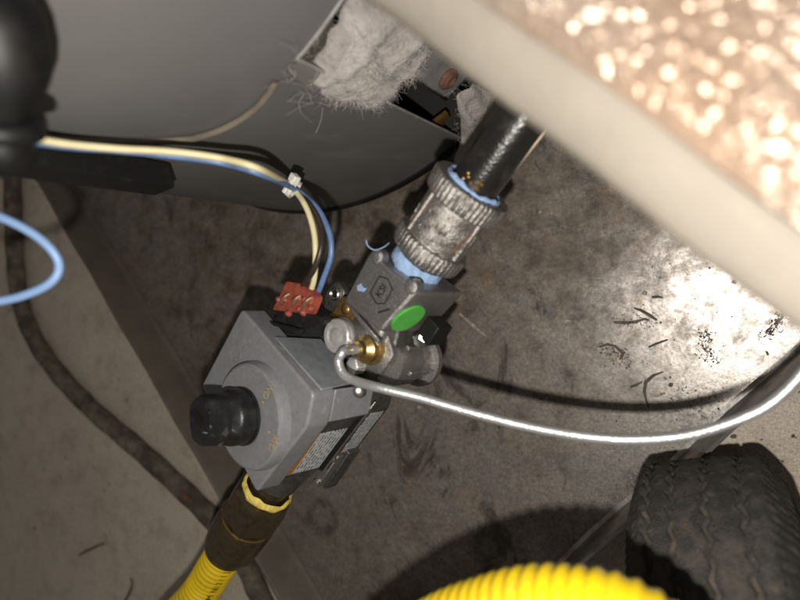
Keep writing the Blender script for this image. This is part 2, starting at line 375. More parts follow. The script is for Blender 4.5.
for a, b, inn, nm in ((cor, pL, pR-cor, 'side_wall'), (cor, pR, pL-cor, 'side_wall')):
    t = (b-a).normalized(); nrm = (inn - t*inn.dot(t)).normalized(); k = []
    prof = [(0.004, 0.0008), (0.0012, 0.0016), (0, 0.0045), (-0.001, 0.034), (-0.0022, 0.0362), (-0.0042, 0.0355), (-0.0046, 0.033), (-0.003, 0.032), (-0.0022, 0.030), (-0.0016, -0.002)]
    w_ = MB(); N = 30
    for i in range(N+1):
        p = a + t*((b-a).length*i/N); wv = 0.0008*sin(i*1.7)
        for (dx, dz) in prof: w_.v.append(tuple(p + nrm*(dx+wv) + V((0, 0, dz))))
    P = len(prof)
    for i in range(N):
        for j in range(P-1): w_.f.append((i*P+j, i*P+j+1, (i+1)*P+j+1, (i+1)*P+j))
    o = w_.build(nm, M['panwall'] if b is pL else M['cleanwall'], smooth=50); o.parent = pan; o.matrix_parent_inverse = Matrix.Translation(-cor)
tag(pan, 'shallow grimy galvanised metal drain pan with turned-up sides under the heater', 'drain pan')

# ================================================================== HEATER
HC, HR, Z0 = V((-0.28963, 0.26737, 0)), 0.21311, 0.0252
heater = empty('water_heater', (HC.x, HC.y, 0))
tag(heater, 'grey enamelled cylindrical heater with an open access cut-out near its base', 'heater')
def cyl(az, z, r=HR): return V((r*cos(R_(az)), r*sin(R_(az)), z))
AZ0, AZ1, ZT = -54.3, 8.0, 0.206
mb = MB(); azs = sorted(set([round(-180+2*i, 3) for i in range(180)]+[AZ0, AZ1])); zs = [Z0, 0.031, 0.06, 0.1, 0.15, 0.2, ZT, 0.3, 0.4, 0.5, 0.6, 0.75, 0.95]
na = len(azs)
for z in zs:
    for a in azs: mb.v.append(tuple(cyl(a, z)))
for j in range(len(zs)-1):
    for i in range(na):
        k = (i+1) % na
        if AZ0 <= azs[i] < AZ1 and 0.031 <= zs[j] < ZT: continue
        mb.f.append((j*na+i, j*na+k, (j+1)*na+k, (j+1)*na+i))
o = mb.build('shell', M['shell'], heater, smooth=60)
# rolled bottom rim, lid, feet
mb = MB(); mb.ring((0, 0, 0), (0, 0, 1), [(Z0-0.005, HR+0.0012), (Z0-0.005, HR-0.004), (Z0+0.004, HR-0.004), (Z0+0.004, HR+0.0014), (Z0, HR+0.0024)], 120)
mb.build('bottom_rim', M['blackpaint'], heater, smooth=50)
mb = MB(); mb.lathe((0, 0, 0), (0, 0, 1), [(0.9505, HR+0.003), (0.962, HR+0.003), (0.97, HR-0.01), (0.975, 0.02)], 90); mb.build('lid', M['shell'], heater)
for a in (20, 140, 260):
    mb = MB(); mb.lathe(cyl(a, 0.0025, HR-0.05), (0, 0, 1), [(0, 0.02), (0.003, 0.022), (0.0215, 0.016)], 16); mb.build('foot', M['blackpaint'], heater)
# dark inside: chamber, floor of the jacket, top ledge
mb = MB(); mb.lathe((0, 0, 0), (0, 0, 1), [(0.0315, HR-0.052), (0.32, HR-0.052)], 80); mb.build('burner_chamber', M['black_in'], heater)
mb = MB(); mb.ring((0, 0, 0), (0, 0, 1), [(0.0275, HR-0.0045), (0.0275, HR-0.06), (0.031, HR-0.06), (0.031, HR-0.0045)], 80); mb.build('jacket_floor', M['black_in'], heater)
mb = MB(); mb.ring((0, 0, 0), (0, 0, 1), [(ZT+0.02, HR-0.0045), (ZT+0.02, HR-0.0515), (ZT+0.025, HR-0.0515), (ZT+0.025, HR-0.0045)], 80); mb.build('jacket_ledge', M['black_in'], heater)
hl = lambda p: V(p) - V((HC.x, HC.y, 0))
# folded edge of the cut-out (vertical jamb + head)
mb = MB(); mb.tube([cyl(AZ0, z, HR+0.0004) for z in (0.032, 0.1, 0.15, ZT)], 0.0009, 8); mb.build('opening_edge', M['bracket'], heater)
mb = MB(); mb.tube([cyl(AZ0+2*i, ZT, HR+0.0004) for i in range(0, 31)], 0.0009, 8); mb.build('opening_edge', M['bracket'], heater)

def onshell(px, py, off):
    r = ray(px, py); rad = HR+off; o2 = V((CAM.x-HC.x, CAM.y-HC.y)); d2 = V((r.x, r.y)); A = d2.dot(d2); B = 2*o2.dot(d2); C_ = o2.dot(o2)-rad*rad
    t = (-B-math.sqrt(max(0, B*B-4*A*C_)))/(2*A); return CAM+r*t
# bracket with its screw just inside the opening
def onplane(px, py, az, r):          # pixel -> point on the vertical plane tangent at azimuth az, radius r
    nrm = V((cos(R_(az)), sin(R_(az)), 0)); p0 = HC + nrm*r; rr = ray(px, py)
    return CAM + rr*((p0-CAM).dot(nrm)/rr.dot(nrm))
def slab(pix, az, r, th):
    nrm = V((cos(R_(az)), sin(R_(az)), 0)); pts = [hl(onplane(x, y, az, r)) for x, y in pix]; n = len(pts)
    b = MB(); b.add(pts+[p-nrm*th for p in pts], [tuple(range(n)), tuple(range(2*n-1, n-1, -1))]+[(i, (i+1) % n, (i+1) % n+n, i+n) for i in range(n)]); return b
br = slab([(392, 62), (412, 34), (470, 74), (446, 101), (430, 92)], -45, HR-0.012, 0.006).build('bracket', M['bracket'], heater, bevel=0.0012)
nrm = V((cos(R_(-45)), sin(R_(-45)), 0))
mb = MB(); p = hl(onplane(447, 78, -45, HR-0.012)); mb.lathe(p, nrm, [(0, 0.0066), (0.0015, 0.0070), (0.003, 0.0062), (0.0042, 0.0035), (0.0035, 0.0025), (0.003, 0.0004)], 20)
mb.build('screw', M['rustspot'], br)
mb = MB(); mb.tube([hl(onplane(x, y, -45, HR-0.0105)) for x, y in ((397, 66), (431, 91), (446, 99))], 0.0012, 8); mb.build('folded_edge', M['chrome'], br)
slab([(434, 124), (448, 113), (450, 118), (440, 129)], -46, HR-0.008, 0.003).build('brass_clip', M['goldplate'], heater)

# glass-wool stuffing: lumpy body + loose fibres
def wool(pix, az, r, bulge, seed, nf, flen):
    rnd = random.Random(seed); nrm = V((cos(R_(az)), sin(R_(az)), 0))
    pts = [hl(onplane(x, y, az, r)) for x, y in pix]; c = sum(pts, V())/len(pts)
    K = 12; b = MB(); n = len(pts)
    fine = []
    for i in range(n):
        for k in range(6): fine.append(pts[i].lerp(pts[(i+1) % n], k/6))
    N = len(fine)
    for j in range(K+1):
        s = j/K
        for i, p in enumerate(fine):
            q = c.lerp(p, 1-s) if j else p
            h = bulge*math.sqrt(max(0, 1-(1-s)**2))*(1+.20*sin(q.x*150+q.z*110)*sin(q.z*170-q.y*90))+.0018*sin(q.x*420+q.z*260)*sin(q.z*380-q.y*300)
            jit = V((rnd.uniform(-1, 1), rnd.uniform(-1, 1), rnd.uniform(-1, 1)))*0.0009*(1 if j < K else 0)
            b.v.append(tuple(q + nrm*h + jit))
    for j in range(K):
        for i in range(N):
            k = (i+1) % N; b.f.append((j*N+i, j*N+k, (j+1)*N+k, (j+1)*N+i))
    b.f.append(tuple(range(N)))
    o = b.build('insulation', M['wool'], heater, smooth=180); sd = o.modifiers.new('sub', 'SUBSURF'); sd.levels = 1; sd.render_levels = 2
    f = MB(); V0 = b.v[:(K+1)*N]
    for _ in range(nf):
        p = V(rnd.choice(V0)); out = (p-c); out = (out.normalized() if out.length > 1e-6 else nrm)*0.12 + nrm*0.05
        d = (out + V((rnd.gauss(0, 1), rnd.gauss(0, 1), rnd.gauss(0, 1)))*0.8).normalized(); L = flen*rnd.uniform(0.3, 1)
        cur = V((rnd.gauss(0, 1), rnd.gauss(0, 1), rnd.gauss(0, 1)))*0.5
        ps = [p + (d*t + cur*t*t)*L for t in (-0.2, 0.2, 0.6, 1.0)]
        f.tube(ps, 0.000035, 3)
    fo = f.build('loose_fibres', M['fibre'], o, smooth=0); fo['kind'] = 'stuff'
    return o
wool([(297, 72), (312, 44), (330, 12), (345, -24), (430, -24), (426, 25), (414, 56), (385, 86), (352, 99), (325, 92), (307, 88)], -50, HR-0.010, 0.020, 3, 7000, 0.0042)
wool([(452, 92), (470, 78), (500, 92), (498, 118), (478, 140), (462, 162), (450, 166), (459, 135)], -46, HR+0.004, 0.010, 5, 2000, 0.0035)
# torn clear tape at the corner and stray strands over the shell
tp = MB(); g = [[(289, 70), (300, 60), (312, 44), (328, 20)], [(296, 76), (309, 66), (322, 52), (338, 26)], [(303, 84), (318, 74), (331, 60), (346, 34)], [(312, 94), (327, 82), (338, 68), (352, 42)]]
for j, row in enumerate(g):
    for i, (x, y) in enumerate(row): tp.v.append(tuple(hl(onplane(x, y, -52, HR+0.008+0.002*sin(i*2.1+j*1.7)))))
for j in range(3):
    for i in range(3): a = j*4+i; tp.f.append((a, a+1, a+5, a+4))
o = tp.build('torn_tape', M['film'], heater, smooth=180); so = o.modifiers.new('t', 'SOLIDIFY'); so.thickness = 0.0003
f = MB(); rnd = random.Random(11)
for _ in range(26):
    x, y = rnd.choice([(297, 82), (310, 92), (322, 100), (285, 68), (300, 60)]); x += rnd.gauss(0, 7); y += rnd.gauss(0, 5); a = rnd.uniform(0, 6.28); L = rnd.uniform(8, 30); bend = rnd.uniform(-1.2, 1.2)
    ps = []
    for t in (0, .33, .66, 1): ps.append(hl(onplane(x+cos(a+bend*t)*L*t, y+sin(a+bend*t)*L*t, -52, HR+0.006+0.004*t)))
    f.tube(spline(ps, 3), 0.00006, 3)
o = f.build('stray_strands', M['fibre'], heater, smooth=0); o['kind'] = 'stuff'

# ================================================================== GAS VALVE (local axes: x across, y along the pipe, z up; metres)
MVR = Matrix(((0.7489750777950169, 0.6290152407957516, -0.20826944012171145), (-0.6346603050664289, 0.7713447766507411, 0.04726026562140517), (0.19037497213377574, 0.09678358528325459, 0.9769290187136337)))
OV = V((-0.22858721134895427, -0.06205694920104755, 0.2512516062684067-0.08))
def vw(x, y, z): return OV + MVR @ V((x*mm, y*mm, z*mm))
MVI = MVR.transposed()
def vl(px, py, z):                    # pixel at local height z (mm) -> local mm
    r = MVI @ ray(px, py); c = MVI @ (CAM-OV); t = (z*mm-c.z)/r.z; p = c+r*t; return V((p.x/mm, p.y/mm, z))
valve = empty('gas_valve'); valve.matrix_world = Matrix.Translation(OV) @ MVR.to_4x4()
tag(valve, 'grey gas control valve with black knob, labels and green dot between two pipes', 'gas valve')
class VB(MB):                         # millimetre builder in valve axes
    def build(s, name, mt, parent=None, **k):
        s.v = [(x*mm, y*mm, z*mm) for x, y, z in s.v]
        if 'bevel' in k: k['bevel'] *= mm
        return MB.build(s, name, mt, parent or valve, **k)
def rpoly(pts, r, n=4):               # rounded polygon corners
    out = []; N = len(pts)
    for i in range(N):
        p = V(pts[i]); a = (V(pts[i-1])-p); b = (V(pts[(i+1) % N])-p); rr = min(r, a.length*.45, b.length*.45)
        a = p+a.normalized()*rr; b = p+b.normalized()*rr
        for k in range(n+1):
            t = k/n; out.append(tuple((a*(1-t)*(1-t) + p*2*t*(1-t) + b*t*t)))
    return out
CH = [(-38, -29), (-37, 31), (34, 38), (41, 22), (36, -34)]
CH = rpoly(CH, 3)
b = VB(); b.prism(CH, -15, 0, 1.0); cover = b.build('cover', M['greyplastic'], bevel=1.3, seg=3)
# raised disc round the knob
KC = (9.5, -3.0)
b = VB(); b.lathe((*KC, -1), (0, 0, 1), [(0, 29), (4.5, 28.2), (6.3, 27.4), (7, 26.2), (7, 5)], 72); b.build('raised_disc', M['greyplastic'], cover, smooth=30)
for (x, y, s_) in ((-25, 9, 5.2), (-22, 21, 3.0)):
    b = VB(); b.ring((x, y, 0), (0, 0, 1), [(-0.3, s_), (0.35, s_), (0.35, s_-0.8), (-0.3, s_-0.8)], 28); b.build('moulded_ring', M['greyplastic'], cover)
# knob: flared skirt, waisted grip with two flats and a pointer wedge
knob = VB(); kb = (KC[0]-1.5, KC[1]-1.0, 7.2)
def kw(t, r, th):
    if t > 10.5:
        k = min(1, (t-10.5)/2.0); a = abs(sin(th-0.9)); lim = 9.2/max(a, 1e-3)     # two parallel flats make the grip
        return r*(1-k)+min(r, lim)*k
    return r
knob.lathe(kb, (-0.03, 0.02, 1), [(0, 14.4), (1.2, 14.8), (8.8, 14.4), (9.8, 13.9), (10.6, 13.4), (13, 13.2), (19, 12.9), (23.2, 12.4), (24.4, 11.4), (24.8, 9.5), (24.9, 2)], 72, kw)
ko = knob.build('knob', M['blackplastic'], smooth=40)
b = VB(); z = 24.4+7
b.add([(kb[0]-9, kb[1]-1.6, z), (kb[0]+9, kb[1]-2.4, z), (kb[0]+9, kb[1]+2.4, z), (kb[0]-9, kb[1]+1.6, z), (kb[0]-7, kb[1]-0.5, z+3.2), (kb[0]+7, kb[1]-1.4, z+3.2), (kb[0]+7, kb[1]+1.4, z+3.2), (kb[0]-7, kb[1]+0.5, z+3.2)],
      [(0, 1, 2, 3), (4, 5, 6, 7), (0, 1, 5, 4), (1, 2, 6, 5), (2, 3, 7, 6), (3, 0, 4, 7)]); b.build('grip_ridge', M['blackplastic'], ko, bevel=0.5)
b = VB(); b.add([(kb[0]+12.4, kb[1]-6, 24), (kb[0]+12.4, kb[1]+5, 24), (kb[0]+9.0, kb[1]-0.5, 30.6), (kb[0]+8, kb[1]-6, 23), (kb[0]+8, kb[1]+5, 23)], [(0, 1, 2), (0, 3, 2), (1, 2, 4), (3, 2, 4), (0, 1, 4, 3)]); b.build('pointer_facet', mat('worn_black', (0.05, 0.045, 0.042), 0.35), ko, smooth=0)  # facet in a paler black than the knob
b = VB(); b.ring(kb, (0, 0, 1), [(-0.1, 15.2), (1.4, 15.2), (1.4, 14.2), (-0.1, 14.2)], 48); b.build('skirt_ring', M['blackplastic'], ko)
# lettering on the disc: reads along +y, tops of the letters towards -x
def vtext(name, txt, size, cx, cy, z, mt, parent, ext=0.12):
    vs, fs = text_mesh(txt, size, ext); b = VB()
    b.add([(cx - v.y, cy + v.x, z + v.z) for v in vs], fs); return b.build(name, mt, parent, smooth=0)
p = vl(268, 392, 7.1); vtext('lettering', 'ON', 5.6, p.x, p.y, 7.12, M['gold_ink'], cover)
p = vl(274, 444, 7.1); vtext('lettering', 'OFF', 5.6, p.x, p.y, 7.12, M['gold_ink'], cover)
for px, py in ((263, 402), (269, 432)):
    p = vl(px, py, 7.1); b = VB(); b.lathe((p.x, p.y, 7.0), (0, 0, 1), [(0, 0.8), (0.2, 0.8), (0.25, 0.5)], 12); b.build('index_dot', M['gold_ink'], cover)
# lower casting
b = VB(); b.prism(rpoly([(-34, -28), (-34, 30), (32, 35), (37.5, 21), (35.2, -30.5)], 2), -64, -15); body = b.build('body', M['darkcast'], bevel=0.8)
# zinc plate on the pipe-side face
def yface(x): return 31+(x+37)*7/71
b = VB(); pts = [(-10, -4.5), (33.2, -5.2), (31.0, -33), (-6, -34)]
b.add([(x, yface(x)+0.25, z) for x, z in pts]+[(x, yface(x)+1.3, z) for x, z in pts], [(3, 2, 1, 0), (4, 5, 6, 7), (0, 1, 5, 4), (1, 2, 6, 5), (2, 3, 7, 6), (3, 0, 4, 7)]); b.build('zinc_plate', M['steelplate'], bevel=0.4)
# grey corner cheek carries on down the chamfered corner
b = VB(); b.prism([(33.2, 37.6), (40.6, 22.4), (39.3, 20.6), (31.4, 36.6)], -44, -15.3); b.build('corner_cheek', M['greyplastic'], cover, bevel=0.6)
# labels on the +x side face; the face is slightly skewed: x = 36 + 0.09*(y)
def xface(y): return 36.45 + (y-(-30.5))*(37.5-35.2)/51.5 - 1.22 + 0.0
def xquad(name, y0, y1, z0, z1, dx, mt, parent, th=0.35):
    b = VB(); b.add([(xface(y0)+dx, y0, z0), (xface(y1)+dx, y1, z0), (xface(y1)+dx, y1, z1), (xface(y0)+dx, y0, z1)] + [(xface(y0)+dx+th, y0, z0), (xface(y1)+dx+th, y1, z0), (xface(y1)+dx+th, y1, z1), (xface(y0)+dx+th, y0, z1)],
          [(3, 2, 1, 0), (4, 5, 6, 7), (0, 1, 5, 4), (1, 2, 6, 5), (2, 3, 7, 6), (3, 0, 4, 7)]); return b.build(name, mt, parent, smooth=0)
xquad('warning_label', -25, 9, -38.5, -19, 0.25, M['paper'], body)['label'] = 'warning label with rows of small print'
xquad('orange_label_band', -25, 9, -18.9, -15.8, 0.25, M['orange'], body)
xquad('rating_label', -15, 19, -60.5, -49, 0.25, M['paper2'], body)['label'] = 'narrow rating label with rows of small print'
xquad('dark_panel', -27.5, 19.8, -46, -40.5, 0.1, M['blackpaint'], body, 1.6)
b = VB(); b.tube([(xface(-29)+1.9, -29, -43), (xface(0)+1.9, 0, -43), (xface(26)+1.9, 26, -43.5), (xface(26)+0.5, 29, -46)], 0.8, 8); b.build('retaining_rod', M['chrome'], body)
b = VB(); b.tube([(xface(-22)+0.7, -22, -47.4), (xface(0)+0.7, -9, -47.4)], 0.6, 8); b.build('copper_pin', M['copper'], body)
# foot rail below the labels
b = VB(); b.box((29, -43, -52), (38.5, -16, -46)); ft = b.build('foot_rail', M['cast'], bevel=0.8)
b = VB(); b.box((30, -45.5, -62), (39.5, -13, -52.3)); b.build('rail_base', M['darkcast'], ft, bevel=0.8)
for y in (-40, -19):
    b = VB(); b.lathe((36.3, y, -46.2), (0, 0, 1), [(0, 2.4), (1.4, 2.4), (2, 1.6)], 14); b.build('rivet', M['chrome'], ft)
b = VB(); b.box((20, -44, -60), (29.5, -28, -48)); b.build('rail_lug', M['darkcast'], ft, bevel=1)
# inlet boss on the hose side
AX, AZZ = 14.0, -40.0
b = VB(); b.lathe((AX, -30, AZZ), (0, -1, 0), [(0, 19), (6, 18.5), (20, 15.2), (32, 14.0), (33, 12)], 40); b.build('inlet_boss', M['darkcast'])
# neck between body and outlet boss, and the outlet boss with its stamped top
b = VB(); b.prism(rpoly([(-12, 31), (-12, 72), (30, 76), (36, 62), (33, 34)], 3), -62, -38); b.build('neck_casting', M['darkcast'], bevel=1.2)
BT = rpoly([(4.5, 71), (3, 101), (37.5, 105.5), (32.8, 76)], 2.5)
BB = rpoly([(3, 69), (1.5, 101.5), (37.5, 106), (33, 74)], 2.5)
b = VB(); n = len(BT); lay = []
for (z, dxr, dxl) in ((-21, 0, 0), (-24, 1.4, -1.5), (-40, 1.8, -4), (-58, 1.0, -2)):
    for x, y in BT: b.v.append((x + (dxr if x > 18 else dxl), y, z))
for j in range(3):
    for i in range(n): b.f.append((j*n+i, j*n+(i+1) % n, (j+1)*n+(i+1) % n, (j+1)*n+i))
b.f.append(tuple(range(n))); b.f.append(tuple(3*n+i for i in range(n)))
boss = b.build('outlet_boss', M['cast'], smooth=50, bevel=1.0)
p = vl(381, 291, -20.8)
vtext('stamped_mark', 'KSI', 5.4, p.x, p.y, -20.9, M['blackpaint'], boss, 0.15)
fr = VB(); hx = [(-6.6, -1.5), (-3.2, -5.6), (5, -5.2), (7, 0.5), (4.6, 5.6), (-5.2, 5.0)]
for i in range(6):
    a, c = hx[i], hx[(i+1) % 6]; fr.tube([(p.x-a[1], p.y+a[0], -20.95), (p.x-c[1], p.y+c[0], -20.95)], 0.30, 6)
fr.build('mark_outline', M['blackpaint'], boss)
q = vl(385, 313, -20.8); b = VB(); b.tube([(q.x-3.5, q.y-2.6, -21), (q.x+1.0, q.y+3.4, -21)], 0.4, 6); b.build('stamped_line', M['blackpaint'], boss)
q = vl(361, 288, -20.8); b = VB(); b.prism([(q.x+dx, q.y+dy) for dx, dy in ((-3, -1), (-1.4, 1.8), (1, 1.1), (3.2, 2.4), (2.6, -0.6), (0.6, -1.4), (-0.8, -2.6))], -21.1, -20.55); b.build('paste_smear', M['bluepaste'], boss, bevel=0.2)
for px, py in ((377, 257), (411, 287)):
    q = vl(px, py, -22); b = VB(); b.lathe((q.x, q.y, -26), (0, 0, 1), [(0, 4.2), (4.4, 4.0), (5.6, 3.0), (5.9, 1)], 18); b.build('boss_lug', M['cast'], boss)
# seam groove line near the foot of the boss
b = VB(); b.box((3.0, 68.3, -27), (33.5, 70.6, -24)); b.build('seam_bar', M['cast'], boss, bevel=0.5)
# green inspection dot on the sloping side of the boss
b = VB()
e_ = V((4.7, 29.5, 0)).normalized(); sl = V((0.4, 0, -16)).normalized(); nn = e_.cross(sl).normalized()
if nn.x < 0: nn = -nn
p0 = V((35.15+1.4, 90.75, -24)); r_ = MVI @ ray(408, 318); c_ = (MVI @ (CAM-OV))/mm; cen = c_ + r_*((p0-c_).dot(nn)/r_.dot(nn))
b.lathe(cen - nn*0.5, nn, [(0, 9.2), (1.2, 9.2), (1.4, 9.0)], 48); b.build('green_dot', M['green'], boss, smooth=30)
# black square plug beside it
b = VB(); b.box((36.5, 77, -56), (46, 89, -44)); b.build('side_plug', M['blackpaint'], bevel=0.8)
b = VB(); b.lathe((39, 76, -48), (0.5, -0.4, 0.8), [(0, 4.6), (3, 4.6), (4.2, 3.2), (4.4, 1)], 6); b.build('plug_screw', M['chrome'])
# regulator tower (silver cap)
q = vl(335, 336, -18)
b = VB(); b.lathe((q.x+0.5, q.y+1, -46), (0, 0, 1), [(0, 10.5), (17, 10.2), (21, 9.4), (24, 9.2)], 40); tw = b.build('regulator_tower', M['cast'])
b = VB(); b.lathe((q.x, q.y, -22.2), (0, 0, 1), [(0, 8.6), (1, 9.0), (3.2, 9.0), (4.0, 8.4), (4.0, 6.4), (3.3, 6.2), (3.3, 4.2), (4.3, 3.8), (4.9, 2.6), (5, 0.8)], 44); b.build('regulator_cap', M['satin'], tw)
# stepped shoulder linking tower and boss
b = VB(); b.prism(rpoly([(-4, 50), (-2, 68), (28, 73), (31, 60), (22, 46)], 3), -46, -30); b.build('shoulder', M['cast'], bevel=1.5)
# yellow-chromate bracket with its screw, and the screwed ear beside it
q = [vl(331, 314, -25), vl(352, 319, -25), vl(358, 312, -25), vl(343, 296, -25)]
b = VB(); b.prism([(p.x, p.y) for p in q], -30, -25); gb = b.build('chromate_bracket', M['goldplate'], bevel=0.4)
p = vl(345, 309, -24); b = VB(); b.lathe((p.x, p.y, -25.4), (0, 0, 1), [(0, 3.0), (1.4, 2.9), (2.3, 1.8), (2.5, 0.5)], 18); b.build('bracket_screw', M['brass'], gb)
b = VB(); a_, c_ = vl(331, 315, -24.5), vl(351, 319, -24.5); b.tube([a_, c_], 0.8, 8); b.build('bracket_lip', M['brass'], gb)
p = vl(336, 294, -30)
b = VB(); b.prism(rpoly([(p.x-7, p.y-5), (p.x-5, p.y+6), (p.x+5, p.y+5), (p.x+5, p.y-9), (p.x-1, p.y-15)], 3), -36, -30); ear = b.build('ear', M['darkcast'], bevel=0.8)
b = VB(); b.lathe((p.x, p.y, -30.2), (0, 0, 1), [(0, 3.6), (1.4, 3.6), (2.0, 2.9), (1.2, 2.2), (1.2, 0.5)], 20); b.build('ear_screw', M['chrome'], ear)
# pilot outlet: hex flange, brass nut
p = vl(364, 349, -28)
b = VB(); b.lathe((p.x+0.5, p.y-0.5, -40), (0, 0, 1), [(0, 13.5), (4.5, 13.5), (5, 12.5)], 6); b.build('pilot_flange', M['cast'], bevel=0.6)
b = VB(); b.lathe((p.x, p.y, -35), (0, 0, 1), [(0, 8.2), (2, 8.6), (3, 8.6), (3.6, 7.2), (7, 7.4), (7.8, 6.4), (9.5, 4.4), (12, 4.0), (12.3, 2)], 40); b.build('pilot_nut', M['brass'])
PIL = V((p.x, p.y, -23))
p = vl(350, 366, -28); b = VB(); b.lathe((p.x, p.y, -36), (0, 0, 1), [(0, 4.8), (6.5, 4.8), (7, 4.2), (7.4, 3.4), (7.8, 1)], 6); b.build('hex_screw', M['satin'], bevel=0.3)
# drum hanging below, with its bottom ring
b = VB(); b.lathe((34, 55, -40), (0, 0, -1), [(0, 11), (2, 11.6), (17, 11.6), (17.4, 10.8), (25, 10.8)], 40); dr = b.build('drum', M['cast'])
b = VB(); b.lathe((34, 55, -65), (0, 0, -1), [(0, 15), (3.2, 15), (4, 14)], 44); b.build('drum_ring', M['cast'], dr)
for a in (0.2, 1.4, 2.6, 5.3):
    b = VB(); b.box((34+11.4*cos(a)-1.4, 55+11.4*sin(a)-1.4, -63.8), (34+11.4*cos(a)+1.4, 55+11.4*sin(a)+1.4, -46)); b.build('drum_rib', M['cast'], dr, bevel=0.5)
p = vl(357, 390, -16); b = VB(); b.lathe((p.x-0.5, p.y-1.5, -19), (0.6, 0.5, 0.6), [(0, 3.4), (2, 3.4), (2.8, 2.4), (3, 0.6)], 16); b.build('corner_screw', M['chrome'], cover)

# ================================================================== WIRE HARNESS (plug, red seal, three wires, tie)
har = empty('wire_harness'); har.matrix_world = valve.matrix_world.copy()
tag(har, 'yellow, blue and brown wires tied together ending in a red and black plug', 'wire harness')
b = VB(); q = [vl(262, 326, -14), vl(303, 337, -14), vl(326, 321, -14), vl(292, 302, -14)]
b.prism([(p.x, p.y) for p in q], -34, -14); plug = b.build('plug', M['blackplastic'], har, bevel=1.2)
b = VB(); a_, c_ = vl(268, 322, -12), vl(302, 331, -12); b.tube([a_, c_], 1.2, 8); b.build('plug_latch', M['blackplastic'], plug)
b = VB(); q = [vl(273, 311, -11), vl(311, 315, -11), vl(318, 297, -11), vl(305, 283, -11), vl(288, 280, -11), vl(283, 292, -11)]
b.prism(rpoly([(p.x, p.y) for p in q], 2), -15, -9, 0.92); red = b.build('red_seal', M['red'], har, bevel=1.0)
rnd = random.Random(5)
for i, (px, py) in enumerate(((281, 305), (292, 307), (303, 309))):
    a_, c_ = vl(px, py, -8.4), vl(px+7, py-11, -8.2); b = VB()
    b.tube(spline([a_+V((0, 0, -1)), a_.lerp(c_, .3)+V((0, 0, .8)), a_.lerp(c_, .7)+V((0, 0, .9)), c_+V((0, 0, -1))], 4), 1.15, 8); b.build('contact', M['copper'], red)
for k in range(9):
    p = vl(278+rnd.random()*34, 296+rnd.random()*18, -9); b = VB(); b.lathe((p.x, p.y, -10), (rnd.uniform(-.4, .4), rnd.uniform(-.4, .4), 1), [(0, 2.0), (1.4, 1.8), (2.4, 1.0), (2.6, .3)], 9); b.build('seal_bead', M['red'], red)
def wire(name, pts, r, mt, parent):
    b = MB(); b.tube([MVI @ (V(p)-OV) for p in spline(pts, 8)], r, 12); return b.build(name, mt, parent, smooth=80)
def dp(pt): 
    c = RM.transposed() @ (V(pt)-CAM); return c.z
d0 = dp(vw(-10, 58, -10))
def sh(x, y, off): return onshell(x, y, off)
YW = [at(308, 298, d0+.003), at(314, 280, d0-.004), at(315.5, 255, d0-.012), at(313.5, 230, d0-.012), at(305, 205, d0-.008), at(290, 186, d0-.004), sh(260, 169, .034), sh(220, 158, .024), sh(170, 151.5, .018), sh(115, 148.5, .014), sh(60, 143, .012), sh(0, 132, .012), sh(-90, 116, .012)]
BW = [at(316, 298, d0+.003), at(323, 280, d0-.004), at(331, 255, d0-.010), at(329, 232, d0-.010), at(317, 208, d0-.006), at(297, 190.5, d0), sh(262, 174.5, .030), sh(222, 163, .019), sh(172, 156, .013), sh(115, 150.5, .009), sh(60, 146, .008), sh(0, 136, .008), sh(-90, 120, .008)]
NW = [at(298, 297, d0+.004), at(303, 286, d0), at(314, 269, d0-.012), at(321, 247, d0-.015), at(321, 226, d0-.010), at(311, 206, d0-.006), at(293, 189.5, d0+.003), sh(262, 172.5, .026), sh(222, 162, .015), sh(172, 155, .009), sh(115, 150, .005), sh(60, 145, .004), sh(0, 134, .004), sh(-90, 118, .004)]
wire('wire', YW, 0.00150, M['ywire'], har)['label'] = 'pale yellow wire'
wire('wire', BW, 0.00150, M['bwire'], har)['label'] = 'dull blue wire'
wire('wire', NW, 0.00150, M['brwire'], har)['label'] = 'dark brown wire'
# tie: strap ring + head + tail
c0 = (at(290, 186, d0-.004)+at(297, 190.5, d0)+at(293, 189.5, d0+.003))/3; tdir = (at(300, 197, d0)-at(280, 180, d0)).normalized()
b = MB(); b.ring(MVI @ (c0-OV), MVI @ tdir, [(-0.0014, 0.0052), (0.0014, 0.0052), (0.0014, 0.0044), (-0.0014, 0.0044)], 24); tie = b.build('cable_tie', M['nylon'], har)
hc = MVI @ (at(294, 179.5, d0-.007)-OV); u, v, a = frame(MVI @ tdir)
b = MB(); b.box((hc.x-.0024, hc.y-.0022, hc.z-.002), (hc.x+.0024, hc.y+.0026, hc.z+.002)); b.build('tie_head', M['nylon'], tie, bevel=.0005)
b = MB(); b.tube([MVI @ (at(284, 192, d0-.008)-OV), MVI @ (at(288, 186, d0-.010)-OV), MVI @ (at(293, 180, d0-.009)-OV)], 0.0012, 6); b.build('tie_strap', M['nylon'], tie)

# ================================================================== PIPE RUN TO THE HEATER
AXD = (vw(20.5, 150, -40)-vw(14.5, 60, -40)).normalized()
def ax(y): return vw(14.5+6*(y-60)/90, y, -40)
